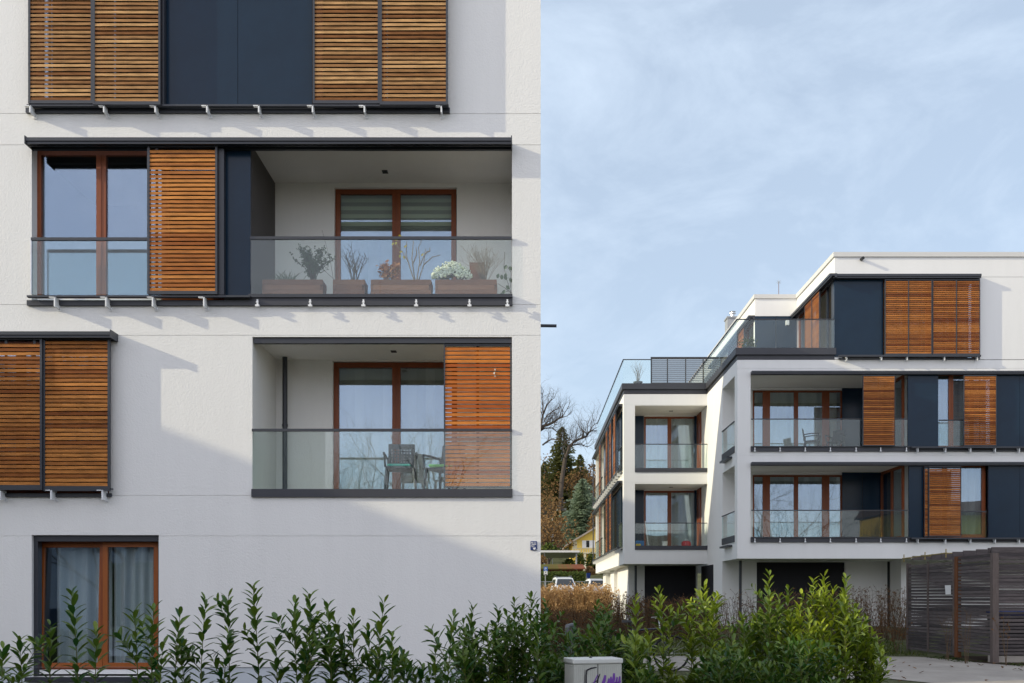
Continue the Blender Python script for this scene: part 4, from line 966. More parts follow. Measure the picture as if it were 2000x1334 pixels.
# left wing side: sliding shutters and panels
for (f, c) in ((Z2F, Z2C), (Z1F, Z1C)):
    tr(39.75, YE, c + .10, c, LWS, .21)
    mb = MB(); LWS.box(mb, 39.75, YE - .1, -.205, -.10, f - .06, f - .01); LWS.box(mb, 39.75, YE - .3, -.05, .01, f - .13, f - .09); mb.build('guide_track', M['anth'], fb)
    for k in range(16): bracket(LWS, fb, 40.2 + k * .98, f - .03, f - .20, dep=.19, side=1, fl=.05)
    for (a, b) in ((43.0, 44.2), (45.0, 46.1), (49.2, 50.4)): shutter(LWS, fb, a, b, f, c, -.165, FW, fr=.05, bot=.03, slat=.028)
    if f == Z2F: shutter(LWS, fb, 41.0, 42.0, f, c, -.165, FW, fr=.02, bot=.03)
    for (a, b) in ((40.9, 44.2), (44.25, 46.1), (46.15, 50.2)): slab('glass_panel', M['panel'], LWS, fb, a, b, .05, .10, f, c)
    balustrade(LWS, fb, 50.2, YE - .4, f, f + .95, -.02, rail=.03); balustrade(LWS, fb, 39.8, 41.2, f, f + .95, -.02, rail=.03)
    mb = MB(); mb.tube([(XW - .14, YE - .05, f), (XW - .14, YE - .05, c)], .03, 8); mb.build('corner_post', M['anth'], fb)
    mb = MB(); mb.tube([(XW + .28, 40.2, f), (XW + .28, 40.2, c)], .06, 10); mb.build('downpipe', M['anth'], fb)
# chimney and antenna on the roof
Dc = 45.0; ch = MB(); ch.box(U(1421, Dc), U(1441, Dc), Dc, Dc + .6, ZCT - .6, Z(621, Dc)); ch.box(U(1419.5, Dc), U(1443, Dc), Dc - .05, Dc + .65, Z(621, Dc) + .003, Z(618, Dc)); co_ = ch.build('chimney', M['grey'], fb)
ch = MB(); ch.lathe((U(1433, Dc), Dc + .25, Z(618, Dc)), [(.10, 0), (.085, .05), (.085, .17), (.15, .18), (.15, .20), (.09, .21), (.09, .25), (.15, .27), (.02, .30)], 12); ch.build('flue_cap', M['steel'], co_)
an = thing('antenna', 'thin star topped rod standing on the flat roof of the far block', 'antenna', (U(1521, 41), 41, ZCT - .05)); mb = MB(); x = U(1521, 41)
mb.tube([(x, 41, ZCT - .1), (x, 41, Z(553, 41))], .011, 6); mb.build('mast', M['rustpost'], an); mb = MB(); c_ = Vector((x, 41, Z(551, 41)))
for k in range(8):
    a = k * math.pi / 4; mb.tube([c_, c_ + Vector((math.cos(a) * .10, 0, math.sin(a) * .10))], .006, 4)
mb.build('star', M['grey'], an)
# plants and pots on the terraces
def twigpot(x, y, z, h, label, leafy=False, r=.17):
    t = thing('potted_plant', label, 'potted plant', (x, y, z)); mb = MB()
    mb.lathe((x, y, z), [(r * .65, 0), (r, .25), (r * 1.07, .25), (r * 1.07, .29), (r * .9, .29), (r * .85, .22), (0, .21)], 14); mb.build('pot', M['chair'], t)
    mb = MB(); tips = []; twigs(mb, (x, y, z + .2), 12, h, .35, .008, 3, 31, tips=tips); mb.build('branches', M['palebark'], t)
    if leafy:
        mb = MB()
        for (p, d) in tips:
            for k in range(4): mb.tone = random.random(); mb.leaf(p - d * random.uniform(0, .4), Vector((random.gauss(0, 1), random.gauss(0, 1), random.gauss(0, 1))), Vector((0, -1, .5)), .09, .05)
        mb.build('leaves', M['hedge'], t)
twigpot(U(1246, 39.7), 39.7, ZTT - .14, .95, 'bare twigs in a round grey pot at the corner of the left roof terrace')
twigpot(U(1463, 34.3), 34.3, ZTT - .14, .5, 'large grey pot with a green bush behind the corner of the upper terrace glass', True, .22)
mb = MB(); x, y = U(1522, 36.5), 36.5
tt = thing('garden_table', 'low table behind the upper terrace balustrade', 'table', (x, y, ZTT - .15)); mb.box(x - .6, x + .6, y - .3, y + .3, ZTT + .10, ZTT + .14); mb.build('table_top', M['white'], tt)
for sx in (-.55, .55):
    for sy in (-.25, .25): l = MB(); l.tube([(x + sx, y + sy, ZTT - .148), (x + sx, y + sy, ZTT + .10)], .02, 6); l.build('leg', M['grey'], tt)
# furniture and toys on the far balconies
chair((U(1585, 35.2), 35.2, Z2F), R(70), 'round backed dark chair by the curtain on the upper far balcony', 'chairs on the upper far balcony', 'dark')
chair((U(1632, 35.4), 35.4, Z2F), R(-40), 'dark chair before the black panel on the upper far balcony', 'chairs on the upper far balcony', 'dark')
Dt = 40.0
mb = MB(); x = U(1250, Dt); mb.box(x - .16, x + .16, Dt, Dt + .25, Z1F, Z1F + .24); c = mb.build('storage_crate', M['bluep']); bevel(c, .02); tag(c, 'blue plastic crate in the left corner of the lower left wing balcony', 'crate'); mb = MB(); mb.box(x - .165, x + .03, Dt - .012, Dt - .001, Z1F + .02, Z1F + .12); mb.build('front_panel', M['yellowp'], c)
pot('bucket', U(1299, Dt), Dt + .1, Z1F, .08, .11, .2, 'white', 'pale bucket on the floor of the lower left wing balcony')['category'] = 'bucket'
t = thing('carrier_bag', 'bulging red bag on the floor of the lower left wing balcony', 'bag', (U(1341, Dt), Dt, Z1F)); mb = MB(); x = U(1341, Dt)
mb.lathe((x, Dt + .1, Z1F), [(.16, 0), (.19, .08), (.18, .18), (.12, .23), (.0, .24)], 12); mb.build('bag_body', M['red'], t, smooth=True)
mb = MB(); mb.tube([(x - .08, Dt + .06, Z1F + .22), (x - .05, Dt + .05, Z1F + .30), (x + .05, Dt + .05, Z1F + .30), (x + .08, Dt + .06, Z1F + .22)], .01, 5); mb.build('handle', M['white'], t)
t = thing('broom', 'white broom leaning by the brown frame of the lower left wing balcony', 'broom', (U(1266, Dt), Dt, Z1F)); mb = MB(); mb.tube([(U(1267, Dt), Dt + .1, Z1F + .06), (U(1263, Dt), Dt + .5, Z(1016, Dt))], .016, 6); mb.build('stick', M['white'], t); mb = MB(); mb.box(U(1264, Dt), U(1271, Dt), Dt + .06, Dt + .14, Z1F, Z1F + .07); mb.build('brush', M['grey'], t)
# ------------------------------------------------------------------ slatted bin shed
SX, SY0, SY1 = 9.87, 21.7, 26.6
sh = thing('bin_shed', 'grey weathered slatted wooden bin shed on the right beside the path', 'shed', (11.5, 23.5, .23))
gS = .23; FS = Pl('front', SY0); LSd = Pl('left', SX)
zt_f, zt_l = Z(1081, SY0), Z(1081, SY0)
YP = 23.55
def slats(pl, u0, u1, z0, z1, name, pitch=.078, gap=.022, d=0.0):
    mb = MB(); z = z0
    while z + pitch - gap < z1:
        mb.tone = random.random(); j = random.uniform(-.004, .004)
        k0 = random.uniform(-.004, .004)
        mb.hexa([pl.p(u0, d, z + j), pl.p(u1, d, z + j + k0), pl.p(u1, d + .024, z + j + k0), pl.p(u0, d + .024, z + j), pl.p(u0, d, z + j + pitch - gap), pl.p(u1, d, z + j + k0 + pitch - gap), pl.p(u1, d + .024, z + j + k0 + pitch - gap), pl.p(u0, d + .024, z + j + pitch - gap)]); z += pitch
    return mb.build(name, M['shed'], sh)
def post(x, y, w_, d_, z0, z1, m='shedpost'):
    mb = MB(); mb.box(x - w_ / 2, x + w_ / 2, y - d_ / 2, y + d_ / 2, z0, z1); return mb.build('post', M[m], sh)
slats(LSd, SY0 + .09, YP - .09, gS + .16, zt_l, 'slat_panel'); slats(LSd, YP + .09, SY1, gS + .06, zt_l - .06, 'slat_panel')
g_ = MB(); 
for y in (YP + .12, 25.2, SY1 - .04): LSd.box(g_, y - .035, y + .035, -.03, -.002, gS + .05, zt_l - .05)
g_.build('gate_frame', M['shedpost'], sh)
slats(FS, SX + .09, SX + 1.9, gS + .18, zt_f, 'slat_panel'); slats(FS, SX + 2.0, SX + 4.2, gS + .18, zt_f, 'slat_panel')
slats(Pl('front', SY1), SX + .02, SX + 4.2, gS + .06, zt_f - .06, 'slat_panel')
slats(Pl('left', SX + 4.2), SY0 + .05, SY1 - .02, gS + .06, zt_f - .06, 'slat_panel')
post(SX + .03, SY0, .13, .13, gS - .1, zt_f + .01); post(SX + .03, YP, .10, .14, gS - .1, zt_f + .005, 'rustpost'); post(SX + 1.95, SY0 + .01, .1, .1, gS - .1, zt_f); post(SX + .05, SY1, .08, .08, gS - .1, zt_f - .06)
mb = MB(); zr0, zr1 = zt_f + .014, zt_f + .135
mb.box(SX - .03, SX + 4.3, SY0 - .02, SY0 + .03, zr0, zr1)
for k in range(8):
    y = SY0 + .10 + k * .62
    if y > SY1: break
    mb.box(SX - .05 + (k % 2) * .02, SX + 4.3, y, y + .05, zr0 + .002 * k, zr1 - .012)
mb.build('roof', M['shed'], sh)
mb = MB(); mb.tube([(SX - .16, 26.5, Z(1091, 26.5)), (SX - .16, 23.7, Z(1080, 23.7))], .016, 6)
for y, p in ((26.4, 1090.5), (25.0, 1086), (23.75, 1080.5)): mb.tube([(SX - .16, y, Z(p, y) - .1), (SX - .16, y, Z(p, y) + .10)], .014, 5); mb.tube([(SX - .16, y, Z(p, y)), (SX + .02, y, Z(p, y))], .012, 5)
mb.build('sliding_rail', M['brass'], sh)
mb = MB(); mb.box(SX - .02, SX + 4.2, SY0 + .03, SY0 + .2, gS - .1, gS + .16); mb.build('base', M['conc'], sh)
mb = MB(); a0, a1 = 24.06, 23.78; mb.hexa([(SX - .045, a0, Z(1161, a0)), (SX - .045, a1, Z(1161, a1)), (SX - .033, a1, Z(1161, a1)), (SX - .033, a0, Z(1161, a0)), (SX - .045, a0 + .04, Z(1143, a0)), (SX - .045, a1, Z(1143, a1)), (SX - .033, a1, Z(1143, a1)), (SX - .033, a0 + .04, Z(1143, a0))])
tag(mb.build('notice', M['white']), 'white paper notice fixed to the slatted gate of the bin shed', 'notice')
def binn(x, y, label, m):
    t = thing('waste_bin', label, 'bin', (x, y, gS), 'bins inside the slatted shed'); mb = MB()
    mb.hexa([(x - .25, y - .3, gS + .06), (x + .25, y - .3, gS + .06), (x + .25, y + .3, gS + .06), (x - .25, y + .3, gS + .06), (x - .3, y - .36, gS + 1.0), (x + .3, y - .36, gS + 1.0), (x + .3, y + .36, gS + 1.0), (x - .3, y + .36, gS + 1.0)]); mb.build('body', M['dark'], t)
    mb = MB(); mb.box(x - .32, x + .32, y - .38, y + .38, gS + 1.004, gS + 1.10); bevel(mb.build('lid', M[m], t), .02)
    for sx in (-.22, .22): mb = MB(); mb.tube([(x + sx - .02, y + .3, gS + .08), (x + sx + .02, y + .3, gS + .08)], .08, 10); mb.build('wheel', M['black'], t)
binn(SX + .6, 22.3, 'blue lidded bin seen through the slats by the corner post', 'bluebin'); binn(SX + 1.3, 22.3, 'blue lidded bin behind the front slats, second from the corner post', 'bluebin')

# ------------------------------------------------------------------ utility cabinet with graffiti
DC = 9.5
cb = thing('utility_cabinet', 'pale grey utility cabinet with black and purple graffiti at the bottom edge', 'cabinet', (0, 0, 0)); 
CW, CDp, CHt = .50, .27, EYE + (CY - 1297) * DC / FPX
cc = (U(1160, DC), DC + .14); cb.location = (cc[0], cc[1], 0); cb.rotation_euler = (0, 0, R(15))
# built round the origin, then turned
def cbuild(mb, n, m): o_ = mb.build(n, M[m], None, origin=(0, 0, 0)); o_.parent = cb; o_.location = (0, 0, 0); return o_
W2, D2_ = .235, .14
mb = MB(); mb.box(-W2, W2, -D2_, D2_, .12, CHt)
for i in range(24):
    x = -W2 + .012 + i * (2 * W2 - .024) / 23
    if abs(x) > .012: mb.box(x - .003, x + .003, -D2_ - .005, -D2_, .14, CHt - .012)
for i in range(9):
    y = -D2_ + .02 + i * (2 * D2_ - .04) / 8; mb.box(-W2 - .005, -W2, y - .003, y + .003, .14, CHt - .012)
cbuild(mb, 'body', 'cab')
mb = MB(); mb.box(-W2 - .012, W2 + .012, -D2_ - .014, D2_ + .012, CHt + .002, CHt + .05); bevel(cbuild(mb, 'lid', 'cablid'), .010)
mb = MB(); mb.box(-W2 - .02, W2 + .02, -D2_ - .02, D2_ + .02, 0, .118); cbuild(mb, 'base', 'grey')
mb = MB(); mb.box(-.0025, .0025, -D2_ - .0055, -D2_ - .001, .13, CHt); cbuild(mb, 'door_gap', 'black')
mb = MB(); mb.lathe((-.03, -.02, CHt + .05), [(.02, 0), (.015, .006), (.006, .008), (.004, .018), (0, .019)], 8); cbuild(mb, 'lid_bolt', 'dark')
def stroke(mb, pts, wd):
    # a flat sprayed stroke lying on the cabinet front, 1 mm proud of the ribs
    f = lambda p: Vector((-W2 + p[0] * 2 * W2, -D2_ - .0065, CHt - p[1] * .42))
    P = [f(p) for p in pts]; k = len(P)
    for i in range(k - 1):
        d = (P[i + 1] - P[i]).normalized(); n_ = Vector((-d.z, 0, d.x)); wa = wd * (1.0 if i else .6) / 2; wb = wd * (1.0 if i < k - 2 else .6) / 2
        P0, P1 = P[i] - d * wd * .15, P[i + 1] + d * wd * .15
        off = Vector((0, -.0003 * (i % 2), 0)); mb.face([P0 - n_ * wa + off, P1 - n_ * wb + off, P1 + n_ * wb + off, P0 + n_ * wa + off])
mb = MB()
stroke(mb, [(.47, .07), (.36, .09), (.27, .13), (.255, .25), (.255, .45), (.26, .8)], .014)
stroke(mb, [(.23, .12), (.225, .3), (.225, .8)], .008)
stroke(mb, [(.26, .47), (.33, .44), (.42, .41), (.49, .36), (.495, .30)], .010); stroke(mb, [(.54, .22), (.50, .32), (.485, .45), (.48, .6)], .014)
cbuild(mb, 'graffiti', 'blackspray')
mb = MB()
stroke(mb, [(.49, .24), (.45, .34), (.41, .42), (.40, .5)], .011); stroke(mb, [(.65, .26), (.63, .36), (.60, .45), (.58, .6)], .030); stroke(mb, [(.56, .52), (.62, .50), (.68, .46), (.72, .40)], .024)
stroke(mb, [(.73, .33), (.72, .40), (.69, .50)], .024); stroke(mb, [(.77, .29), (.77, .38), (.75, .55)], .022); stroke(mb, [(.835, .22), (.83, .32), (.81, .42), (.80, .6)], .030)
stroke(mb, [(.90, .30), (.885, .40), (.87, .6)], .022); stroke(mb, [(.955, .29), (.95, .40), (.935, .6)], .026); stroke(mb, [(.80, .48), (.86, .45), (.93, .43)], .04)
cbuild(mb, 'graffiti', 'purple')

# ------------------------------------------------------------------ bicycle behind the laurels
def bicycle():
    y = 19.4; g = G(y) + .012; t = thing('bicycle', 'dark bicycle parked behind the laurel bushes in the middle', 'bicycle', (U(1285, y), y, g))
    r = .33; xf, xr = U(1311, y), U(1311, y) - 1.05
    def wheel(x):
        mb = MB(); pts = [(x + r * math.cos(a * math.pi / 14), y, g + r + .02 + r * math.sin(a * math.pi / 14)) for a in range(29)]; mb.tube(pts, .022, 6, cap=False); wh = mb.build('wheel', M['black'], t)
        s = MB()
        for k in range(14): a = k * math.pi / 7; s.tube([(x, y, g + r + .02), (x + r * math.cos(a), y, g + r + .02 + r * math.sin(a))], .002, 3)
        s.tube([(x, y - .04, g + r + .02), (x, y + .04, g + r + .02)], .025, 8); s.build('spokes', M['steel'], wh)
    wheel(xf); wheel(xr); h = g + r + .02; bb = (xf - .60, y, g + .29); st = (xf - .75, y, g + .78); hd = (xf - .22, y, g + .82); hb = (xf - .17, y, g + .62)
    mb = MB()
    for a, b in ((bb, st), (st, hd), (bb, hb), ((xr, y, h), bb), ((xr, y, h), st), (hb, hd), (hb, (xf, y, h))): mb.tube([a, b], .018, 6)
    mb.build('frame', M['cardark'], t)
    mb = MB(); mb.tube([hd, (hd[0] - .02, y, g + 1.0)], .014, 6); mb.tube([(hd[0] - .12, y - .3, g + 1.02), (hd[0] + .02, y - .2, g + 1.03), (hd[0] + .02, y + .2, g + 1.03), (hd[0] - .12, y + .3, g + 1.02)], .013, 6); mb.build('handlebar', M['steel'], t)
    mb = MB(); mb.tube([st, (st[0] - .03, y, g + .93)], .013, 6); mb.hexa([(st[0] - .18, y - .08, g + .93), (st[0] + .12, y - .02, g + .93), (st[0] + .12, y + .02, g + .93), (st[0] - .18, y + .08, g + .93), (st[0] - .18, y - .07, g + .98), (st[0] + .12, y - .02, g + .97), (st[0] + .12, y + .02, g + .97), (st[0] - .18, y + .07, g + .98)]); mb.build('saddle', M['dark'], t)
bicycle()
t = thing('bicycle_stand', 'grey metal hoop standing between the laurel bushes above the cabinet', 'bicycle stand', (U(1113, 13), 13, G(13))); mb = MB()
mb.tube([(U(1108, 13), 13, G(13)), (U(1108, 13), 13, Z(1226, 13)), (U(1108, 13), 13.02, Z(1223, 13)), (U(1121, 13), 13.3, Z(1222, 13)), (U(1121, 13), 13.32, Z(1226, 13)), (U(1121, 13), 13.32, G(13))], .028, 8); mb.build('hoop', M['louvre'], t)

# ------------------------------------------------------------------ laurels
def laurel_stem(st, lv, base, tip, rnd, start, dens, lmin, lmax, r0=.009, bright=0.0):
    base, tip = Vector(base), Vector(tip); ln = (tip - base).length
    mid = base.lerp(tip, .5) + Vector((rnd.gauss(0, .06), rnd.gauss(0, .05), 0)) * ln * .6
    def at(t): return (base * (1 - t) ** 2 + mid * 2 * t * (1 - t) + tip * t * t)
    st.tube([at(k / 7) for k in range(8)], [r0 * (1 - .75 * k / 7) for k in range(8)], 5)
    t = start; a = rnd.uniform(0, 6.28)
    while t < 1.0:
        p = at(t); ax = (at(min(1, t + .02)) - at(t - .02)).normalized(); a += 2.4 + rnd.gauss(0, .25)
        sd = ax.orthogonal().normalized(); sd = Matrix.Rotation(a, 3, ax) @ sd
        rise = max(.35, rnd.gauss(.78, .22)) + .9 * max(0, (t - .75) * 4) * rnd.uniform(.6, 1.1)
        d = (sd + ax * rise + Vector((0, 0, rnd.uniform(-.15, .2)))).normalized()
        lv.tone = min(1, max(0, rnd.gauss(.08, .07) + (.24 + 1.5 * bright) * max(0, (t - .45) / .55) * rnd.random() + bright * rnd.uniform(.3, 1.2))); L_ = rnd.uniform(lmin, lmax) * (1 if t < .93 else .72)  # bright mixes young leaf colour with sunlight put into the leaf tone
        lv.leaf(p + d * .012, d, ax * .8 + Vector((0, 0, .5)) - sd * .2, L_, L_ * rnd.uniform(.33, .43), rnd.uniform(.0, .35))
        t += dens / ln * rnd.uniform(.6, 1.4)
    return at

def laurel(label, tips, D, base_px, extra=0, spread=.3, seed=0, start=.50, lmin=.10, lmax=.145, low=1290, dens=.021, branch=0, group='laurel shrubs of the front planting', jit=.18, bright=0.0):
    rnd = random.Random(seed); bx = U(base_px, D)
    t = thing('laurel_shrub', label, 'shrub', (bx, D, 0), group); st, lv = MB(), MB()
    def one(tp, yj, stt, br):
        tx, tz = tp; b = (bx + (tx - bx) * .62 + rnd.gauss(0, .05), D + yj * .5 + rnd.gauss(0, .04), 0)
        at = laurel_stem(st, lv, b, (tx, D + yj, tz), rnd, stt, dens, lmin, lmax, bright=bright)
        for k in range(br if br else rnd.choice((0, 1, 1))):
            s_ = rnd.uniform(.62, .85); p = at(s_); q = p + Vector((rnd.choice((-1, 1)) * rnd.uniform(.05, .16), rnd.gauss(0, .07), rnd.uniform(.14, .30)))
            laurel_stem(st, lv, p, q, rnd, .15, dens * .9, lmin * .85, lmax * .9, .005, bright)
    for (x, y) in tips:
        yj = rnd.gauss(0, jit); Dd = D + yj; one((U(x, Dd), Z(y, Dd)), yj, start, branch)
    if extra:
        xs = [p[0] for p in tips]
        for i in range(extra):
            yj = rnd.gauss(0, jit * 1.6); Dd = D + yj; x = rnd.uniform(min(xs) - 22, max(xs) + 22); ytop = min(p[1] for p in sorted(tips, key=lambda p: abs(p[0] - x))[:2])
            y = rnd.uniform(ytop + 25, 1345); one((U(x, Dd), Z(y, Dd)), yj, start * .85, branch)
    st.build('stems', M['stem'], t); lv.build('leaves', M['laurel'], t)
    return t
SPR = 'sparse laurel shrub '
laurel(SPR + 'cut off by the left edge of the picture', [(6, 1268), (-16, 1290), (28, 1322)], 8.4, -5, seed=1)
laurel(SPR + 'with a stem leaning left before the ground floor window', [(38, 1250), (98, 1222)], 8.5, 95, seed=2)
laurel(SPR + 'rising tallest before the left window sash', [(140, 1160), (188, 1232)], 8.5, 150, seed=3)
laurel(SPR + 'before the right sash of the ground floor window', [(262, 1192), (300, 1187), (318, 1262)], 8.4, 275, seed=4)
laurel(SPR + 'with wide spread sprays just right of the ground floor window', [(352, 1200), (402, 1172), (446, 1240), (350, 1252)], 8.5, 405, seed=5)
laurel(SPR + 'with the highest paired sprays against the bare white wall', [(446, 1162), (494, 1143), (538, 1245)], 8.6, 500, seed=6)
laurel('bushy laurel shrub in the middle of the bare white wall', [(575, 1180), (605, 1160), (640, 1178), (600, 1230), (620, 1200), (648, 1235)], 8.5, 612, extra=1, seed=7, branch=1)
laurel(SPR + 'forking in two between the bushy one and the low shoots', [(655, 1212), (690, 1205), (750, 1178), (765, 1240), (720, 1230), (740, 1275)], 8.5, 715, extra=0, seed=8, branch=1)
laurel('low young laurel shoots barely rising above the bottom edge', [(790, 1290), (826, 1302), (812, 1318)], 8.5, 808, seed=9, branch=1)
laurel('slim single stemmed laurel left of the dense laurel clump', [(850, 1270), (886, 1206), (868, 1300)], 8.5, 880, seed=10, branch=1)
DN = 'dense dark laurel shrub '
dk = dict(dens=.022, start=.34, lmin=.09, lmax=.13, branch=2)
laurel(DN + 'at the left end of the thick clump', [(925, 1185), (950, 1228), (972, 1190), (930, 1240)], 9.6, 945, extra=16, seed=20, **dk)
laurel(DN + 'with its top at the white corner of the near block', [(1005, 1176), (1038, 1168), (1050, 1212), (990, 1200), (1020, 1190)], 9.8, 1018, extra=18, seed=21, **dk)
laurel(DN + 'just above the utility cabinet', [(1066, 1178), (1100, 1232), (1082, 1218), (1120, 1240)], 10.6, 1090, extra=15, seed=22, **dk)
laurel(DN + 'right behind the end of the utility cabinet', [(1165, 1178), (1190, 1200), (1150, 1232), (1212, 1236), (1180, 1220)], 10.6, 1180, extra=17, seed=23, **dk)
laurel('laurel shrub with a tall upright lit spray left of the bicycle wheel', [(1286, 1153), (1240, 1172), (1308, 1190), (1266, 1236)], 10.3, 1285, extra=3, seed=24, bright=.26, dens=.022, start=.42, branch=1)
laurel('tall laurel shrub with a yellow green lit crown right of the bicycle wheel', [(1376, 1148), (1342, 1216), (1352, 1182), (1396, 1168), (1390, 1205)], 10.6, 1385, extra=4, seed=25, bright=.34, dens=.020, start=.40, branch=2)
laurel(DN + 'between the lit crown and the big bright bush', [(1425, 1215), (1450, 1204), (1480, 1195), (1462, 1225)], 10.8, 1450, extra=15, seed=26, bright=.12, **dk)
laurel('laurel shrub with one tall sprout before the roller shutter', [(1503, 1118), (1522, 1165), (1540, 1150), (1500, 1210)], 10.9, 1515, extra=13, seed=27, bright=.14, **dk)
laurel('big laurel bush with young yellow green leaves, sunlight also put into their colour', [(1588, 1134), (1610, 1126), (1628, 1150), (1562, 1180), (1600, 1170), (1580, 1200)], 10.8, 1595, extra=20, seed=28, bright=.50, **dk)
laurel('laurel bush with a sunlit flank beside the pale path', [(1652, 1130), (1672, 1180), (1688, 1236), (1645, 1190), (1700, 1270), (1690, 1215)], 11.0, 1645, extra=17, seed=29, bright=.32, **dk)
laurel('low dark laurel in the front row under the bright bush', [(1540, 1255), (1580, 1248), (1620, 1262), (1500, 1265), (1560, 1275)], 9.8, 1560, extra=14, seed=30, **dk)
laurel('low dark laurel in the front row right of the cabinet', [(1230, 1270), (1252, 1285), (1225, 1300), (1262, 1315)], 9.8, 1245, extra=6, seed=31, **dk)
laurel('low dark laurel in the front row below the lit crown', [(1370, 1275), (1410, 1262), (1450, 1270), (1400, 1290)], 9.8, 1410, extra=12, seed=32, **dk)
# planting bed under the laurels
mb = MB(); pts = [(-9, 7.4), (3.6, 8.6), (4.2, 10.5), (5.8, 13.6), (6.2, 17.0), (5.6, 17.2), (4.4, 15.9), (1, 15.9), (-9, 15.9)]; mb.face([(x, y, G(y) + .02) for x, y in pts]); structure(mb.build('planting_bed', M['soil']))

# ------------------------------------------------------------------ bare hedges
def hedge(name, label, x0, x1, D, hgt, depth, n, leaves, lm_, seed, tw='twig', top_only=.0, lsz=(.03, .055), group='bare hedges before the far block', r=.006):
    rnd = random.Random(seed); t = thing(name, label, 'hedge', ((x0 + x1) / 2, D, G(D)), group); mb, lv = MB(), MB(); g = G(D) - .05
    for i in range(n):
        x = rnd.uniform(x0, x1); y = D + rnd.uniform(-depth, depth) / 2; p = Vector((x, y, g)); h = hgt * rnd.uniform(.72, 1.04); pts = [p]; k = 5
        mb.tone = rnd.random()
        for j in range(k): p = p + Vector((rnd.gauss(0, .06), rnd.gauss(0, .04), h / k)); pts.append(p)
        mb.tube(pts, [r * (1.6 - 1.2 * j / k) for j in range(k + 1)], 3)
        for j in range(4):
            q = pts[rnd.randint(1, k)]; e = q + Vector((rnd.gauss(0, .13), rnd.gauss(0, .08), rnd.uniform(.02, .22))); mb.tube([q, q.lerp(e, .5) + Vector((0, 0, .01)), e], [r * .7, r * .5, r * .3], 3)
            for m_ in range(leaves):
                if rnd.random() < .8:
                    lv.tone = rnd.random(); c = q.lerp(e, rnd.random()); lv.leaf(c, Vector((rnd.gauss(0, 1), rnd.gauss(0, 1), rnd.gauss(-.3, .8))), Vector((rnd.gauss(0, .5), -1, .4)), rnd.uniform(*lsz), rnd.uniform(*lsz) * .6)
    mb.build('twigs', M[tw], t); lv.build('leaves', M[lm_], t)
    return t
HD = 30.0
hedge('bare_hedge', 'brown twiggy hedge left of the dark garage shutter of the far block', U(1180, HD), U(1262, HD), HD, 1.28, .8, 190, 3, 'beech', 41)
hedge('bare_hedge', 'dense brown hedge before the dark shutter under the left wing', U(1262, HD), U(1370, HD), HD, 1.2, .8, 270, 3, 'beech', 42)
hedge('bare_hedge', 'thin see through hedge before the pale wall and downpipe', U(1370, HD), U(1490, HD), HD, 1.30, .6, 120, 1, 'beech', 43)
hedge('bare_hedge', 'brown hedge behind the big bright laurel bush', U(1490, HD), U(1650, HD), HD, 1.38, .7, 230, 2, 'beech', 44)
hedge('bare_hedge', 'brown leaved hedge beside the bin shed', U(1650, HD), U(1778, HD), HD, 1.42, .7, 190, 2, 'beech', 45)
hedge('dry_hedge', 'sunlit straw coloured hedge in the gap beside the near block', U(1040, 46), U(1192, 46), 46, 1.36, 1.6, 700, 3, 'tanleaf', 46, tw='tanleaf', lsz=(.05, .10), group='straw hedge', r=.010)
hedge('bare_hedge', 'shaded brown hedge in front of the straw coloured one', U(1046, 36), U(1190, 36), 36, .58, .8, 380, 3, 'beech', 47)
hedge('bare_hedge', 'low brown hedge at the corner right of the near block', U(1052, 26), U(1170, 26), 26, .95, .8, 220, 3, 'beech', 48)
# bare shrubs and ground greens before the shed
def bareshrub(x, y, h, n, spread, label, seed, leaves=0):
    t = thing('bare_shrub', label, 'shrub', (x, y, G(y)), 'bare shrubs before the shed'); mb = MB(); tips = []
    twigs(mb, (x, y, G(y)), max(3, n - 3), h, spread, .008, 5, seed, tips=tips); mb.build('branches', M['twig'], t)
    if leaves:
        mb = MB(); rnd = random.Random(seed)
        for (p, d) in tips:
            for k in range(leaves): mb.tone = rnd.random(); mb.leaf(p - d * rnd.uniform(0, .3), Vector((rnd.gauss(0, 1), rnd.gauss(0, 1), rnd.gauss(0, 1))), Vector((0, -1, .4)), .05, .03)
        mb.build('leaves', M['beech'], t)
bareshrub(U(1850, 22.6), 22.6, 1.15, 7, .40, 'bare shrub before the gate of the bin shed, under the notice', 51)
bareshrub(U(1888, 21.5), 21.5, 1.2, 7, .35, 'bare shrub beside the brown post of the bin shed', 52)
bareshrub(U(1966, 20.9), 20.9, 1.25, 6, .5, 'bare shrub with a pale bent stem at the right edge', 53, 1)
bareshrub(U(1715, 26), 26, 1.2, 9, .5, 'bare leafy shrub left of the bin shed beyond the path', 54, 2)
bareshrub(U(1750, 25.6), 25.6, .9, 8, .4, 'small bare shrub close to the left end of the bin shed', 55, 2)
gr = MB()
for i in range(4200):
    x = random.uniform(3.0, 10.4); y = random.uniform(24.4, 29.5)
    if x > 9.6 and y < 27: continue
    h = random.uniform(.05, .16); a = random.uniform(0, 6.28); s_ = Vector((math.cos(a), math.sin(a), 0)) * .012; p = Vector((x, y, G(y))); q = p + Vector((random.gauss(0, .05), random.gauss(0, .05), h)); gr.tone = random.random()
    gr.face([p - s_, p + s_, q])
for i in range(1500):
    x = random.uniform(9.2, 14); y = random.uniform(20.3, 21.6) if x > 9.9 else random.uniform(21.9, 24)
    p = Vector((x, y, G(y) + .005)); gr.tone = random.random() * .5; a = random.uniform(0, 6.28); gr.leaf(p, Vector((math.cos(a), math.sin(a), .5)), Vector((0, 0, 1)), random.uniform(.04, .1), .03)
o = gr.build('grass', M['hedge']); o['kind'] = 'stuff'; o['label'] = 'thin green grass and ground cover around the bin shed and hedges'; o['category'] = 'grass'
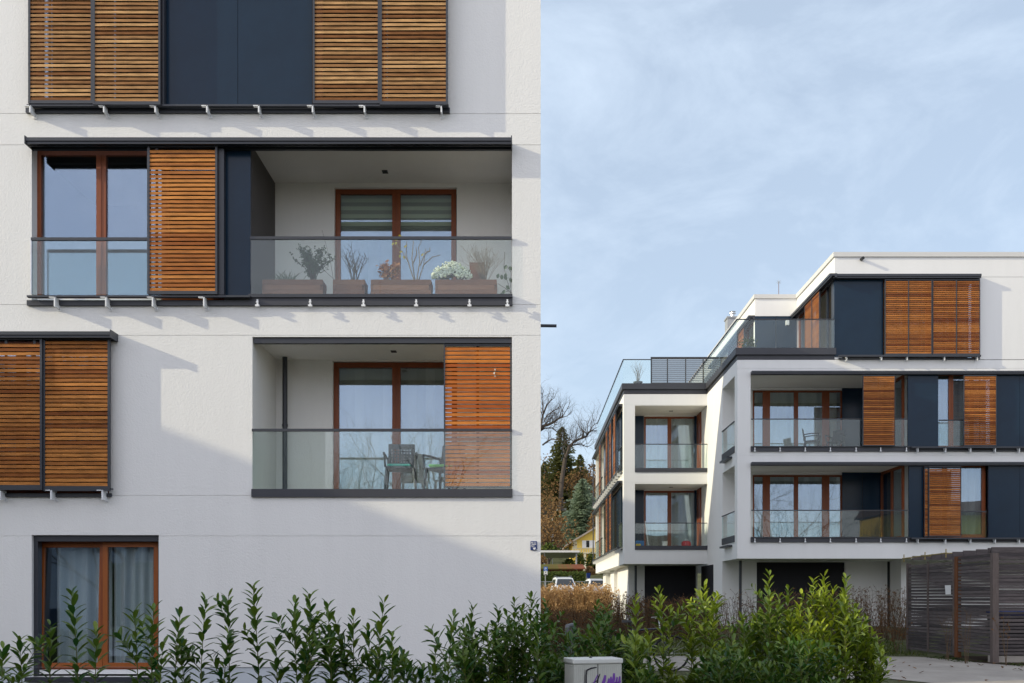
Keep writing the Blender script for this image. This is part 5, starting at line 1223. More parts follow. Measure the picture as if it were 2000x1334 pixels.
mb = MB(); mb.face([(9.55, 21.9, G(21.9) + .02), (9.9, 20.9, G(20.9) + .02), (14, 20.2, G(20.2) + .02), (30, 19.9, G(19.9) + .02), (30, 22, G(22) + .02), (9.8, 24.2, G(24.2) + .02)]); structure(mb.build('soil_strip', M['soil']))
# ------------------------------------------------------------------ trees
def limb(mb, pts, r0, r1, n=6):
    k = len(pts); mb.tube(pts, [r0 + (r1 - r0) * i / (k - 1) for i in range(k)], n)
def grow(mb, p, d, ln, r, depth, rnd, up=.12, tips=None, wob=.22, nb=(2, 4), tree=None):
    p = Vector(p); d = Vector(d).normalized(); pts = [p]; k = 4
    for i in range(k):
        d = (d + Vector((rnd.gauss(0, wob), rnd.gauss(0, wob), rnd.gauss(up, wob)))).normalized(); p = p + d * ln / k; pts.append(p)
    limb(mb, pts, r, r * .45, 5 if depth > 1 else 3)
    if depth <= 0:
        if tips is not None: tips.append((pts[-1], d))
        return
    for j in range(rnd.randint(*nb)):
        t = rnd.uniform(.3, 1.0); i = min(k - 1, int(t * k)); q = pts[i].lerp(pts[i + 1], t * k - i); ax = (pts[i + 1] - pts[i]).normalized()
        dd = (ax + (Matrix.Rotation(rnd.uniform(0, 6.28), 3, ax) @ ax.orthogonal().normalized()) * rnd.uniform(.6, 1.1)).normalized()
        grow(mb, q, dd, ln * rnd.uniform(.5, .75), r * (1 - t * .45) * .55, depth - 1, rnd, up, tips, wob, nb)
    grow(mb, pts[-1], d, ln * .62, r * .42, depth - 1, rnd, up, tips, wob, nb)

def bare_tree(label, x, y, h, r, seed, depth=4, mains=5, fork=.35, group='bare trees', leaves=None, lsz=.3, nl=2, mat_='bark_far', name='bare_tree', spread=.8, base=None, up=.10):
    rnd = random.Random(seed); g = G(y) - .2 if base is None else base; t = thing(name, label, 'tree', (x, y, g), group); mb = MB(); tips = []
    top = Vector((x + rnd.gauss(0, .2), y, g + h * fork)); limb(mb, [(x, y, g), (x + rnd.gauss(0, .1), y, g + h * fork * .5), top], r, r * .75, 8); mb.build('trunk', M[mat_], t); mb = MB()
    for i in range(mains):
        a = 6.283 * i / mains + rnd.uniform(-.4, .4); grow(mb, top - Vector((0, 0, rnd.uniform(0, h * fork * .25))), (math.cos(a) * spread, math.sin(a) * spread, rnd.uniform(.7, 1.3)), h * .34, r * .5, depth - 1, rnd, up, tips)
    mb.build('crown', M[mat_], t)
    if leaves:
        mb = MB()
        for (p, d) in tips:
            for k in range(nl): mb.tone = rnd.random(); mb.leaf(p + Vector((rnd.gauss(0, lsz), rnd.gauss(0, lsz), rnd.gauss(0, lsz))), Vector((rnd.gauss(0, 1), rnd.gauss(0, 1), rnd.gauss(0, 1))), Vector((rnd.gauss(0, 1), -1, .3)), lsz, lsz * .6)
        mb.build('leaves', M[leaves], t)
    return t
def px3(x, y, D): return Vector((U(x, D), D, Z(y, D)))
# the big bare tree whose limbs reach into the sky
DO = 172.0; rnd = random.Random(5)
ot = thing('bare_tree', 'large bare dark limbed tree reaching across the sky gap', 'tree', (U(1088, DO), DO, G(DO)), 'bare trees'); mb = MB()
limb(mb, [px3(1098, 1045, DO), px3(1094, 1000, DO), px3(1097, 940, DO), px3(1104, 895, DO)], .42, .34, 8)
limb(mb, [px3(1035, 1050, DO), px3(1036, 960, DO), px3(1042, 880, DO), px3(1050, 846, DO)], .45, .30, 8); mb.build('trunk', M['bark_far'], ot)
mb = MB()
ML = [([(1104, 895), (1112, 872), (1122, 862), (1136, 857), (1146, 852), (1148, 846), (1158, 840)], .17), ([(1112, 870), (1124, 868), (1134, 866), (1140, 870), (1148, 873)], .10), ([(1050, 846), (1062, 832), (1072, 829), (1082, 824), (1090, 818), (1100, 812)], .20),
      ([(1050, 846), (1064, 836), (1078, 836), (1086, 842), (1092, 848)], .10), ([(1055, 840), (1058, 820), (1062, 805), (1068, 790), (1078, 780)], .13), ([(1062, 826), (1068, 812), (1080, 804), (1092, 796)], .08), ([(1060, 870), (1068, 862), (1078, 858), (1092, 862)], .10),
      ([(1060, 806), (1060, 790), (1058, 775), (1062, 764)], .07), ([(1146, 852), (1152, 842), (1158, 832), (1164, 828)], .07), ([(1104, 895), (1100, 875), (1108, 862), (1118, 850)], .08)]
for (pl_, r_) in ML:
    P = [px3(x, y, DO) + Vector((0, rnd.gauss(0, .4), 0)) for x, y in pl_]; r_ *= 1.5; limb(mb, P, r_, r_ * .4, 6)
    for a, b in zip(P, P[1:]):
        for j in range(3):
            q = a.lerp(b, rnd.random()); d = (b - a).normalized() + Vector((rnd.gauss(0, .7), rnd.gauss(0, .6), rnd.uniform(.0, 1.1))); grow(mb, q, d, rnd.uniform(1.4, 2.7), r_ * .30, 3, rnd, .08, None, .26, (2, 3))
mb.build('crown', M['bark_far'], ot)

def conifer(label, px, ytop, D, wpx, seed, m='conif', name='spruce_tree', dens=1.0, group='conifers on the hillside'):
    rnd = random.Random(seed); x = U(px, D); g = G(D) - .5; top = Z(ytop, D); Rm = wpx * D / FPX / 2; h = top - g
    t = thing(name, label, 'tree', (x, D, g), group); mb = MB(); limb(mb, [(x, D, g), (x, D, top)], .22, .02, 6); mb.build('trunk', M['bark'], t); mb = MB()
    z = .10
    while z < 1.0:
        r = Rm * (1 - z) ** .72 * (1 + .16 * math.sin(z * 37 + seed)) + .08; nbr = max(5, int((8 + 8 * (1 - z)) * dens)); a0 = rnd.uniform(0, 6.28)
        for i in range(nbr):
            a = a0 + 6.283 * i / nbr + rnd.gauss(0, .15); ln = r * rnd.uniform(.55, 1.25); dirv = Vector((math.cos(a), math.sin(a), 0)); sdv = Vector((-math.sin(a), math.cos(a), 0))
            p0 = Vector((x, D, g + h * z)); segs = max(2, int(ln / .45))
            for s_ in range(segs):
                f = (s_ + .5) / segs; c = p0 + dirv * ln * f + Vector((0, 0, -ln * .28 * f + ln * .12 * f * f)); wd = ln * .34 * (1.1 - f) + .10
                for sg_ in (-1, 0, 1):
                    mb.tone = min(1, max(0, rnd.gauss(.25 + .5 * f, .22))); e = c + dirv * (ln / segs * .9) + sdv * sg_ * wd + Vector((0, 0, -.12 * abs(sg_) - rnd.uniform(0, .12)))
                    wv = (sdv if sg_ == 0 else dirv) * rnd.uniform(.10, .19) + Vector((0, 0, .07)); mid = c.lerp(e, .5)
                    mb.face([c, mid + wv, e, mid - wv])
        z += (.0115 + .006 * rnd.random()) * (18 / max(h, 10)) ** .6 / dens ** .3
    mb.build('crown', M[m], t); return t
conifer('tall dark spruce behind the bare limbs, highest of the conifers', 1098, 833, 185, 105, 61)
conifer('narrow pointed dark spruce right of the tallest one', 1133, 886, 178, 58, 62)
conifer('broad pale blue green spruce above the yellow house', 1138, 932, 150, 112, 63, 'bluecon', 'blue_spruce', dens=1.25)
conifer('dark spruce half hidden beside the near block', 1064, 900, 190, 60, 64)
# brown leafy trees filling the hillside
for i, (x, D, h, lb_) in enumerate(((1055, 140, 8, 'brown leaved oak close to the wall of the near block'), (1062, 160, 8, 'rusty brown tree below the tallest spruce'), (1122, 176, 9, 'brown tree between the two dark spruces'), (1150, 186, 11, 'thin bare brown tree at the edge of the far block'),
                                     (1070, 125, 8, 'brown bushy tree above the carport'), (1046, 150, 10, 'brown leaved tree partly behind the near block'), (1160, 170, 8.5, 'bare grey brown tree right of the blue green spruce'), (1000, 158, 11, 'brown tree on the slope hidden behind the near block'), (1022, 178, 12, 'tall brown tree on the slope hidden behind the near block'), (970, 172, 11, 'brown tree far left on the slope behind the near block'))):
    bare_tree(lb_, U(x, D), D, h, .22, 70 + i, depth=4, mains=5, fork=.30, spread=.6, group='brown trees on the hillside', leaves=('rust' if i not in (3, 6) else None), lsz=.34, nl=2, name='deciduous_tree')
# far woodland on the ridge
rnd = random.Random(99); mb = MB()
for i in range(150):
    D = rnd.uniform(205, 330); x = rnd.uniform(-45, 75); g = G(D); h = rnd.uniform(5, 9); 
    for k in range(90):
        a = rnd.uniform(0, 6.28); zz = rnd.random(); rr = (1.8 + 1.0 * rnd.random()) * math.sin(math.pi * min(1, .12 + zz * .9)); c = Vector((x + math.cos(a) * rr, D + math.sin(a) * rr, g + h * zz)); mb.tone = rnd.random()
        s_ = .42; v1 = Vector((rnd.gauss(0, s_), rnd.gauss(0, s_), rnd.gauss(0, s_))); v2 = Vector((rnd.gauss(0, s_), rnd.gauss(0, s_), rnd.gauss(0, s_))); mb.face([c - v1, c + v2, c + v1])
o = mb.build('woodland', M['rust']); o['kind'] = 'stuff'; o['label'] = 'distant brown winter woodland covering the hillside'; o['category'] = 'woodland'
# undergrowth on the slope
def bush(label, px, D, wpx, hpx, ybase, seed, m='hedge', n=260, group='bushes on the slope', name='bush', sz=.22):
    rnd = random.Random(seed); x = U(px, D); w_, h = wpx * D / FPX / 2, hpx * D / FPX; zb = Z(ybase, D); t = thing(name, label, 'bush', (x, D, zb), group); mb = MB(); st = MB()
    for i in range(6): a = rnd.uniform(0, 6.28); st.tube([(x, D, zb - .4), (x + math.cos(a) * w_ * .5, D + math.sin(a) * w_ * .4, zb + h * .7)], .03, 3)
    for i in range(n):
        a = rnd.uniform(0, 6.28); el = rnd.uniform(-.1, 1.57); rr = rnd.uniform(.55, 1.05); c = Vector((x + math.cos(a) * math.cos(el) * w_ * rr, D + math.sin(a) * math.cos(el) * w_ * rr * .7, zb + h * math.sin(el) * rr)); mb.tone = rnd.random()
        mb.leaf(c, Vector((rnd.gauss(0, 1), rnd.gauss(0, 1), rnd.gauss(.2, .8))), Vector((rnd.gauss(0, .6), -1, .6)), sz * rnd.uniform(.7, 1.3), sz * .6)
    st.build('stems', M['bark'], t); mb.build('leaves', M[m], t); return t
bush('yellow green bush below the white satellite dish', 1072, 118, 36, 16, 1078, 81, sz=.30)
bush('dark bush beside the white hut on the slope', 1076, 178, 20, 18, 992, 82, 'conif', sz=.4)
bush('olive lawn bush below the white hut', 1092, 160, 22, 22, 1020, 83, sz=.34)
bush('yellowish bush under the balcony of the yellow house', 1133, 118, 20, 22, 1104, 84, sz=.26)
bush('clipped dark green bush under the balcony of the yellow house', 1154, 119, 18, 20, 1103, 85, sz=.26)
bush('small green bush under the carport roof', 1112, 116, 24, 10, 1103, 86, sz=.24)
bush('orange brown bush at the end of the mossy roofed shed', 1152, 104, 22, 14, 1121, 87, 'rust', sz=.22)
bush('reddish bush beside the parking sign', 1060, 108, 16, 14, 1100, 88, 'rust', sz=.2)
bush('brown undergrowth left of the blue green spruce', 1086, 140, 40, 34, 1062, 89, 'rust', 420, sz=.32)
bush('brown undergrowth right of the blue green spruce', 1160, 145, 24, 40, 1040, 90, 'rust', 300, sz=.32)

# ------------------------------------------------------------------ hillside houses, carport, parking
def gable_house(label, x0, x1, D, zb, ze, zr_, depth, wm, rm_, rot=0):
    t = thing('house', label, 'house', ((x0 + x1) / 2, D, zb)); xm = (x0 + x1) / 2; mb = MB()
    mb.face([(x0, D, zb), (x1, D, zb), (x1, D, ze), (xm, D, zr_), (x0, D, ze)]); mb.face([(x0, D + depth, zb), (x1, D + depth, zb), (x1, D + depth, ze), (xm, D + depth, zr_), (x0, D + depth, ze)])
    for x in (x0, x1): mb.face([(x, D, zb), (x, D + depth, zb), (x, D + depth, ze), (x, D, ze)])
    mb.build('wall', M[wm], t); mb = MB(); o_ = .9; sl = (zr_ - ze) / (xm - x0)
    for (xa, s_) in ((x0, -1), (x1, 1)):
        a = (xa + s_ * o_, ze - sl * o_); mb.hexa([(a[0], D - .8, a[1]), (xm, D - .8, zr_), (xm, D + depth + .4, zr_), (a[0], D + depth + .4, a[1]), (a[0], D - .8, a[1] + .22), (xm, D - .8, zr_ + .22), (xm, D + depth + .4, zr_ + .22), (a[0], D + depth + .4, a[1] + .22)])
    return t, mb.build('roof', M[rm_], t)
DH = 130.0
hx0, hx1 = U(1117, DH), U(1117, DH) + 8.2
hs, hrf = gable_house('yellow gabled house with white shutters above the parking', hx0, hx1, DH, Z(1100, DH), Z(1060, DH), Z(1022, DH), 9, 'yellow', 'paleroof')
HP = Pl('front', DH)
mb = MB(); HP.box(mb, U(1137, DH), U(1162, DH), -.04, -.005, Z(1070, DH), Z(1055.5, DH)); wn = mb.build('window', M['white'], hs); mb = MB(); HP.box(mb, U(1145, DH), U(1151, DH), -.06, -.042, Z(1069, DH), Z(1056, DH)); mb.build('pane', M['carglass'], wn)
mb = MB(); HP.box(mb, U(1119, DH), U(1127, DH), -.04, -.005, Z(1073, DH), Z(1057, DH)); mb.build('door', M['cream'], hs)
mb = MB(); HP.box(mb, U(1116, DH), hx1, -1.5, -.006, Z(1082, DH), Z(1080, DH))
for k in range(26): u = U(1116, DH) + .1 + k * .3; HP.box(mb, u, u + .10, -1.5, -1.46, Z(1080, DH), Z(1072.5, DH))
HP.box(mb, U(1116, DH), hx1, -1.53, -1.44, Z(1072.5, DH), Z(1071.5, DH)); mb.build('balcony', M['cream'], hs)
for u in (U(1139, DH), U(1165, DH)): mb = MB(); HP.box(mb, u, u + .3, -1.45, -1.1, G(DH), Z(1082, DH) - .01); mb.build('balcony_post', M['cream'], hs)
DB_ = 145.0
h2, rf2 = gable_house('brown roofed house with red chimneys left of the yellow house', U(1066, DB_), U(1066, DB_) + 9, DB_ + 4, Z(1092, DB_), Z(1074, DB_), Z(1058, DB_), 8, 'cream', 'rooftile')
mb = MB(); xx = U(1091, DB_); mb.box(xx - .2, xx + .22, DB_ + 5, DB_ + 5.8, Z(1066, DB_), Z(1047, DB_)); mb.build('chimney', M['brick'], rf2); mb = MB(); xx = U(1100, DB_); mb.box(xx - .2, xx + .2, DB_ + 9, DB_ + 9.7, Z(1062, DB_), Z(1048, DB_)); mb.build('chimney', M['brick'], rf2)
t = thing('satellite_dish', 'round white satellite dish on a thin pole above the carport', 'satellite dish', (U(1080, 125), 125, G(125))); mb = MB(); xx = U(1079, 125)
mb.tube([(xx, 125, G(125)), (xx, 125, Z(1010, 125))], .035, 6); mb.build('mast', M['grey'], t); mb = MB(); c_ = Vector((U(1081, 125), 124.8, Z(1050, 125)))
for k in range(16):
    a, b = k * math.pi / 8, (k + 1) * math.pi / 8; r_ = .28
    mb.face([c_ + Vector((0, .1, 0)), c_ + Vector((r_ * math.cos(a), 0, 1.4 * r_ * math.sin(a))), c_ + Vector((r_ * math.cos(b), 0, 1.4 * r_ * math.sin(b)))])
mb.build('dish', M['white'], t)
Dw2 = 180.0; hut, _r = gable_house('small white hut on the slope below the tallest spruce', U(1088, Dw2), U(1108, Dw2), Dw2, Z(997, Dw2), Z(986, Dw2), Z(982, Dw2), 3, 'white', 'grey')
mb = MB(); xx = U(1098, Dw2); mb.box(xx - .4, xx + .4, Dw2 - .04, Dw2 - .004, Z(997, Dw2), Z(989, Dw2)); mb.build('door', M['grey'], hut)
# carport
DCp = 112.0; cp = thing('carport', 'flat grey carport roof on a thin post above the hedges', 'carport', (U(1090, DCp), DCp, G(DCp)))
xa, xb = U(1030, DCp), U(1131, DCp); mb = MB(); mb.hexa([(xa, DCp, Z(1079, DCp)), (xb, DCp, Z(1079, DCp)), (xb - .3, DCp + 6, Z(1090, DCp + 6)), (xa, DCp + 6, Z(1090, DCp + 6)), (xa, DCp, Z(1078, DCp)), (xb, DCp, Z(1078, DCp)), (xb - .3, DCp + 6, Z(1080, DCp + 6)), (xa, DCp + 6, Z(1080, DCp + 6))]); mb.build('roof', M['grey'], cp)
mb = MB(); mb.box(xa, xb + .05, DCp - .12, DCp - .003, Z(1079, DCp), Z(1075, DCp)); mb.build('gutter', M['coping'], cp)
for x in (1063, 1126): mb = MB(); xx = U(x, DCp); mb.tube([(xx, DCp + .4, G(DCp) - .1), (xx, DCp + .4, Z(1079, DCp))], .09, 8); mb.build('post', M['grey'], cp)
# mossy roofed shed behind the green hedge
DM = 101.0; ms = thing('garden_shed', 'long low shed with mossy red roof behind the green hedge', 'shed', (U(1095, DM), DM, G(DM))); xa, xb = U(1040, DM), U(1141, DM)
mb = MB(); mb.box(xa, xb - .2, DM, DM + 4, G(DM) - .5, Z(1112, DM)); mb.build('wall', M['redwall'], ms)
mb = MB(); nseg = 30
for k in range(nseg):
    a, b = xa + (xb + .1 - xa) * k / nseg, xa + (xb + .1 - xa) * (k + 1) / nseg; mb.tone = min(1, max(0, 1.15 - k / nseg * 1.25 + random.gauss(0, .12)))
    mb.hexa([(a, DM - .4, Z(1112, DM)), (b, DM - .4, Z(1112, DM)), (b, DM + 4.2, Z(1101, DM)), (a, DM + 4.2, Z(1101, DM)), (a, DM - .4, Z(1110.5, DM)), (b, DM - .4, Z(1110.5, DM)), (b, DM + 4.2, Z(1099.5, DM)), (a, DM + 4.2, Z(1099.5, DM))])
mb.build('roof', M['moss'], ms)
# clipped green hedge
def green_hedge(label, x0, x1, D, ztop, seed, depth=1.2, n=2600, sz=.14):
    rnd = random.Random(seed); t = thing('green_hedge', label, 'hedge', ((x0 + x1) / 2, D, G(D)), 'clipped green hedges'); mb = MB(); st = MB(); g = G(D)
    for k in range(12): x = x0 + (x1 - x0) * (k + .5) / 12; st.tube([(x, D, g - .1), (x, D, ztop - .3)], .05, 4)
    for i in range(n):
        face = rnd.random(); x = rnd.uniform(x0, x1)
        if face < .6: y = D - depth / 2 + rnd.gauss(0, .08); z = rnd.uniform(g, ztop)
        else: y = D + rnd.uniform(-depth / 2, depth / 2); z = ztop + rnd.gauss(0, .07)
        mb.tone = min(1, max(0, rnd.gauss(.35, .25))); mb.leaf(Vector((x, y, z)), Vector((rnd.gauss(0, 1), rnd.gauss(-.3, .7), rnd.gauss(.6, .7))), Vector((0, -1, .5)), sz * rnd.uniform(.7, 1.4), sz * .7)
    mb.face([(x0, D - depth / 2 + .15, g), (x1, D - depth / 2 + .15, g), (x1, D - depth / 2 + .15, ztop - .1), (x0, D - depth / 2 + .15, ztop - .1)]); mb.face([(x0, D - depth / 2 + .15, ztop - .1), (x1, D - depth / 2 + .15, ztop - .1), (x1, D + depth / 2, ztop - .1), (x0, D + depth / 2, ztop - .1)])
    st.build('stems', M['bark'], t); mb.build('leaves', M['hedge'], t)
green_hedge('clipped green hedge behind the white parked cars', U(1040, 96), U(1143, 96), 96, Z(1120, 96), 91)
# metal railing fence
DF = 93.0; fn = thing('metal_fence', 'thin grey metal railing between the parked cars and the clipped hedge', 'fence', (U(1110, DF), DF, G(DF))); mb = MB(); xa, xb = U(1046, DF), U(1182, DF)
for z in (Z(1136, DF), G(DF) + .15): mb.tube([(xa, DF, z), (xb, DF, z)], .022, 5)
n = 34
for k in range(n): x = xa + (xb - xa) * k / (n - 1); mb.tube([(x, DF, G(DF) + .15), (x, DF, Z(1136, DF))], .010, 4, cap=False)
mb.build('railing', M['grey'], fn)
for k in range(4): mb = MB(); x = xa + (xb - xa) * (k + .5) / 4; mb.tube([(x, DF + .03, G(DF) - .1), (x, DF + .03, Z(1135, DF))], .03, 6); mb.build('post', M['grey'], fn)
# parking sign
DP = 62.0; ps = thing('parking_sign', 'blue and white parking sign with a small plate below on a pole', 'sign', (U(1065, DP), DP, G(DP))); PP = Pl('front', DP)
mb = MB(); mb.tube([(U(1065.3, DP), DP + .04, G(DP) - .1), (U(1065.3, DP), DP + .04, Z(1107, DP))], .03, 8); mb.build('pole', M['grey'], ps)
mb = MB(); PP.box(mb, U(1062, DP), U(1069.6, DP), -.02, 0, Z(1115.2, DP), Z(1107, DP)); bp_ = mb.build('sign_plate', M['signblue'], ps)
mb = MB(); a, b, c, e = U(1064, DP), U(1067.4, DP), Z(1113.4, DP), Z(1108.6, DP); w_ = (b - a); h_ = e - c
for q in ((0, .22, 0, 1), (.22, .75, .84, 1), (.22, .75, .40, .56), (.75, 1, .46, .94)): PP.box(mb, a + w_ * q[0], a + w_ * q[1], -.026, -.021, c + h_ * q[2], c + h_ * q[3])
PP.box(mb, a, a + w_ * 1.1, -.026, -.021, c - h_ * .24, c - h_ * .12); mb.build('lettering', M['white'], bp_)
mb = MB(); PP.box(mb, U(1062.1, DP), U(1069.4, DP), -.018, 0, Z(1123, DP), Z(1115.6, DP)); wp_ = mb.build('sign_plate', M['white'], ps)
mb = MB(); PP.box(mb, U(1063.2, DP), U(1068.4, DP), -.022, -.019, Z(1122.4, DP), Z(1121.2, DP)); PP.box(mb, U(1064.4, DP), U(1067, DP), -.022, -.019, Z(1117.8, DP), Z(1117, DP)); PP.box(mb, U(1065.2, DP), U(1066.2, DP), -.022, -.019, Z(1118.6, DP), Z(1117.8, DP)); mb.build('symbol', M['black'], wp_)
# blue container left of the far block
DQ2 = 98.0; t = thing('skip_container', 'small blue container behind the fence beside the far block', 'container', (U(1150, DQ2), DQ2, G(DQ2))); mb = MB(); mb.hexa([(U(1147, DQ2), DQ2, Z(1129, DQ2)), (U(1152.5, DQ2), DQ2, Z(1129, DQ2)), (U(1152.5, DQ2), DQ2 + 1, Z(1129, DQ2)), (U(1147, DQ2), DQ2 + 1, Z(1129, DQ2)), (U(1146, DQ2), DQ2 - .1, Z(1119, DQ2)), (U(1153.5, DQ2), DQ2 - .1, Z(1119, DQ2)), (U(1153.5, DQ2), DQ2 + 1.1, Z(1119, DQ2)), (U(1146, DQ2), DQ2 + 1.1, Z(1119, DQ2))]); mb.build('tank', M['blue'], t)
mb = MB(); mb.box(U(1147, DQ2), U(1152.5, DQ2), DQ2, DQ2 + .9, G(DQ2), Z(1129.3, DQ2)); mb.build('stand', M['grey'], t)

# cars: lofted body from cross-sections along the length
def car(x, y, rot, W, Lc, H, label, bodym, suv=False, rear=False):
    g = G(y) + .012; t = thing('parked_car', label, 'car', (x, y, g), 'cars in the parking area'); t.rotation_euler = (0, 0, rot); hw = W / 2; hb = .56 * H
    def o(mb, n, m, par=None, smooth=False):
        q = mb.build(n, M[m], None, smooth, origin=(0, 0, 0)); q.parent = par or t; q.location = (0, 0, 0); return q
    # y- is the front; sections (y, half width, z low, z belt)
    secs = [(-.50, .80, .24, .36), (-.48, .90, .20, .46), (-.40, .97, .18, .54), (-.22, 1.0, .17, .58), (0, 1.0, .17, .60), (.25, 1.0, .17, .61), (.42, .98, .18, .61), (.48, .92, .20, .60), (.50, .86, .26, .55)]
    mb = MB(); rings = []
    for (s_, wf, zl, zb_) in secs:
        yy = s_ * Lc; w_ = hw * wf; zl, zb_ = zl * H * .8, zb_ * H
        rings.append([(-w_ * .92, yy, zl), (-w_, yy, zl + .12), (-w_, yy, zb_ - .10), (-w_ * .93, yy, zb_), (w_ * .93, yy, zb_), (w_, yy, zb_ - .10), (w_, yy, zl + .12), (w_ * .92, yy, zl)])
    for r1, r2 in zip(rings, rings[1:]):
        for k in range(8): mb.face([r1[k], r1[(k + 1) % 8], r2[(k + 1) % 8], r2[k]])
    mb.face(rings[0]); mb.face(rings[-1][::-1])
    cab = [(-.20, .90, .585), (-.06, .70, .96), (.18, .71, 1.0), (.36, .69, .96), (.46, .84, .60)]
    if suv: cab = [(-.20, .92, .585), (-.08, .71, .95), (.15, .72, 1.0), (.40, .71, .97), (.49, .86, .60)]
    rg = [[(-hw * a[1], a[0] * Lc, a[2] * H), (-hw * a[1] * .86, a[0] * Lc, a[2] * H + .02), (hw * a[1] * .86, a[0] * Lc, a[2] * H + .02), (hw * a[1], a[0] * Lc, a[2] * H)] for a in cab]
    for r1, r2 in zip(rg[1:], rg[2:-1]):
        for k in range(3): mb.face([r1[k], r1[k + 1], r2[k + 1], r2[k]])
    for sx in (-1, 1):
        low = [(sx * hw * .93, c_[0] * Lc, .59 * H) for c_ in cab]; hi = [(sx * hw * c_[1], c_[0] * Lc, c_[2] * H) for c_ in cab]
        for i in range(4): mb.face([low[i], low[i + 1], hi[i + 1], hi[i]])
    for i, j in ((0, 1), (4, 3)): mb.face([(-hw * cab[i][1], cab[i][0] * Lc, cab[i][2] * H), (hw * cab[i][1], cab[i][0] * Lc, cab[i][2] * H), (hw * cab[j][1], cab[j][0] * Lc, cab[j][2] * H), (-hw * cab[j][1], cab[j][0] * Lc, cab[j][2] * H)])
    o(mb, 'body', bodym)
    def screen(i, j, n, sgn):
        A, B = cab[i], cab[j]; mb = MB(); f0, f1 = .10, .88; pts = []
        for f, wf in ((f0, .88), (f1, .86)):
            yy = (A[0] + (B[0] - A[0]) * f) * Lc + sgn * .025; zz = (A[2] + (B[2] - A[2]) * f) * H + .012; ww = hw * (A[1] + (B[1] - A[1]) * f) * wf; pts.append(((-ww, yy, zz), (ww, yy, zz)))
        mb.hexa([pts[0][0], pts[0][1], (pts[0][1][0], pts[0][1][1] - sgn * .02, pts[0][1][2]), (pts[0][0][0], pts[0][0][1] - sgn * .02, pts[0][0][2]), pts[1][0], pts[1][1], (pts[1][1][0], pts[1][1][1] - sgn * .02, pts[1][1][2]), (pts[1][0][0], pts[1][0][1] - sgn * .02, pts[1][0][2])]); o(mb, n, 'carglass')
    screen(0, 1, 'windscreen', -1); screen(4, 3, 'rear_window', 1)
    for sx in (-1, 1):
        mb = MB(); q = [(-.13, .63), (.36, .63), (.31, .90), (-.04, .90)]
        mb.face([(sx * hw * (.945 if z < .7 else .775), a * Lc, z * H) for a, z in q]); o(mb, 'side_window', 'carglass')
        mb = MB(); mb.box(sx * hw * 1.0 - .06 + sx * .08, sx * hw * 1.0 + .06 + sx * .08, -.15 * Lc, -.13 * Lc, .60 * H, .68 * H); o(mb, 'wing_mirror', 'dark')
        mb = MB(); mb.box(sx * hw * .72 - .16, sx * hw * .72 + .16, -.495 * Lc, -.46 * Lc, .36 * H, .44 * H); o(mb, 'headlight', 'steel')
        mb = MB(); mb.box(sx * hw * .80 - .10, sx * hw * .80 + .10, .475 * Lc, .503 * Lc, .42 * H, .54 * H); o(mb, 'tail_light', 'redlight')
        if suv: mb = MB(); mb.tube([(sx * hw * .66, -.06 * Lc, H * .97), (sx * hw * .66, 0, H * 1.05), (sx * hw * .66, .34 * Lc, H * 1.05), (sx * hw * .66, .40 * Lc, H * .98)], .03, 6); o(mb, 'roof_rail', 'dark')
        for sy in (-.32, .30):
            mb = MB(); mb.tube([(sx * hw * .82, sy * Lc, .33), (sx * hw * 1.0, sy * Lc, .33)], .33, 18); wh = o(mb, 'wheel', 'black'); mb = MB(); mb.tube([(sx * hw * .99, sy * Lc, .33), (sx * hw * 1.01, sy * Lc, .33)], .2, 14); o(mb, 'rim', 'steel', wh)
    mb = MB(); mb.box(-.26, .26, (.5 if rear else -.5) * Lc - .02, (.5 if rear else -.5) * Lc + .02, .36 * H, .42 * H); o(mb, 'number_plate', 'white')
    return t
car(U(1101.5, 80), 80, R(6), 1.78, 4.3, Z(1127.5, 80) - G(80), 'white off road car with dark roof rails facing the camera', 'carwhite', suv=True)
car(U(1159, 84), 84, R(188), 1.62, 3.8, Z(1131.5, 84) - G(84), 'white hatchback seen from behind, right of the off road car', 'carwhite', rear=True)
car(U(1181, 90), 90, R(5), 1.75, 4.2, 1.42, 'dark car mostly hidden by the corner of the far block', 'cardark')

# ------------------------------------------------------------------ the street behind the camera and the neighbours that shade the facades
def block(label, x0, x1, y0, y1, zt, wm='render_far', wins=True):
    t = thing('neighbouring_block', label, 'apartment building', ((x0 + x1) / 2, (y0 + y1) / 2, 0)); mb = MB(); mb.box(x0, x1, y0, y1, -.2, zt); mb.build('wall', M[wm], t); mb = MB(); mb.box(x0 - .05, x1 + .05, y0 - .05, y1 + .05, zt + .003, zt + .12); mb.build('roof', M['coping'], t)
    if wins:
        z = 1.2; k = 0
        while z + 1.6 < zt:
            y = y0 + 1.2
            while y + 1.4 < y1:
                mb = MB(); mb.box(x1 + .002, x1 + .05, y, y + 1.3, z, z + 1.5); mb.build('window', M['panel'], t); y += 3.2; k += 1
            z += 3.0
    return t
block('white block on the left that shades the near facade', -38, -25, -2, 20, EYE + 9.95)
block('tall white block on the left behind, shading the far building', -38, -25, 26.5, 33.4, EYE + 14.7)
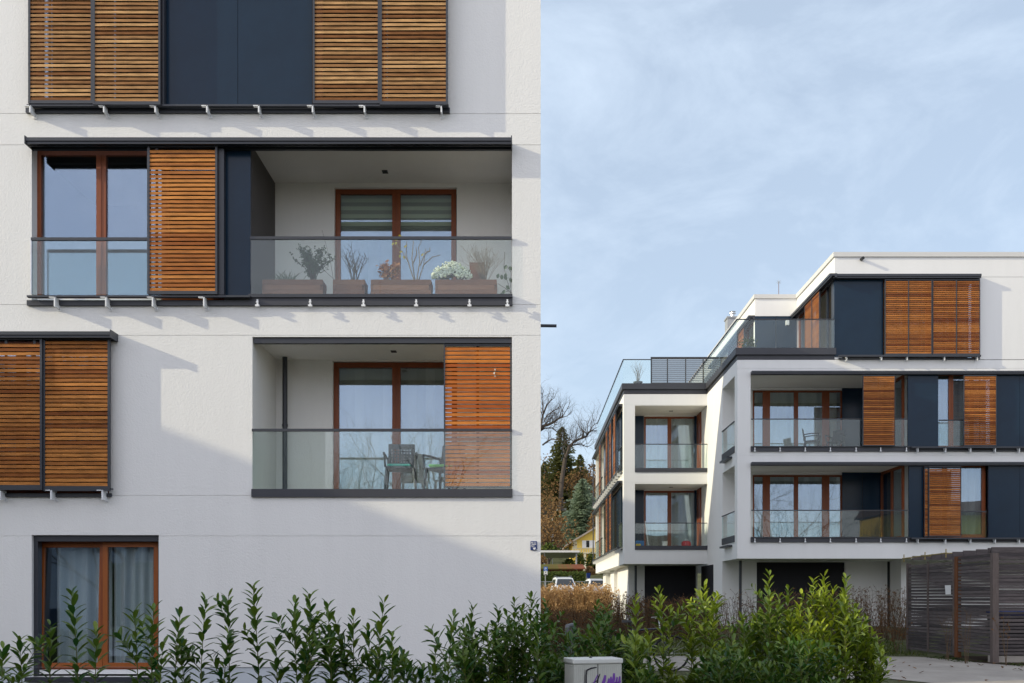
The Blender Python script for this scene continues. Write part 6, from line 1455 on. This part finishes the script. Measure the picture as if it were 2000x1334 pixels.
def back_house(label, x0, x1, y0, y1, ze, zr_, wm, rm_):
    t = thing('street_house', label, 'house', ((x0 + x1) / 2, y1, 0), 'houses across the street'); xm = (y0 + y1) / 2; mb = MB(); mb.box(x0, x1, y0, y1, -.2, ze); mb.build('wall', M[wm], t)
    mb = MB(); mb.hexa([(x0 - .4, y0 - .5, ze + .003), (x1 + .4, y0 - .5, ze + .003), (x1 + .4, y1 + .5, ze + .003), (x0 - .4, y1 + .5, ze + .003), (x0 - .4, xm - .05, zr_), (x1 + .4, xm - .05, zr_), (x1 + .4, xm + .05, zr_), (x0 - .4, xm + .05, zr_)]); mb.build('roof', M[rm_], t)
    n = int((x1 - x0) / 3)
    for k in range(n):
        for z in (1.0, 3.8):
            if z + 1.4 < ze: mb = MB(); u = x0 + (k + .5) * (x1 - x0) / n; mb.box(u - .5, u + .5, y1 + .002, y1 + .05, z, z + 1.4); mb.build('window', M['panel'], t)
back_house('yellow house across the street', 31.9, 42, -31, -24.8, 9.0, 10.6, 'yellow', 'rooftile')
back_house('white house with brown roof across the street', 12, 24, -46, -36, 5.6, 9, 'white', 'rooftile')
back_house('cream house across the street on the left', -12, -2, -50, -40, 5.8, 9, 'cream', 'rooftile')
back_house('unseen tall grey block added across the street to darken window reflections', -44, -15, -44, -31, 14, 15.5, 'grey', 'rooftile')  # unseen block, added so the ground floor panes reflect less sky
for i, (x, y, h, lb_) in enumerate(((-5.6, -12, 11, 'street tree reflected in the lower balcony door'), (-15.5, -7, 12, 'street tree reflected in the ground floor window'), (19.5, -8, 14, 'street tree reflected in the far first floor windows'), (-9.5, -19, 10, 'bare tree behind the street on the left'), (1.5, -21, 10, 'bare tree behind the street in the middle'), (11, -18, 9, 'bare tree behind the street on the right'), (27, -15, 10, 'bare tree near the yellow house across the street'), (-11, -10.5, 11, 'bare tree reflected in the left part of the lower balcony glass'))):
    bare_tree(lb_, x, y, h, .17, 120 + i, depth=5 if i in (0, 1, 2, 7) else 4, mains=6, fork=.30, group='bare street trees behind the camera', base=0, name='street_tree', spread=.9, up=.08)
green_hedge('tall dark hedge across the street behind the camera', -30, 40, -24, 3.2, 131, n=9000, sz=.26)
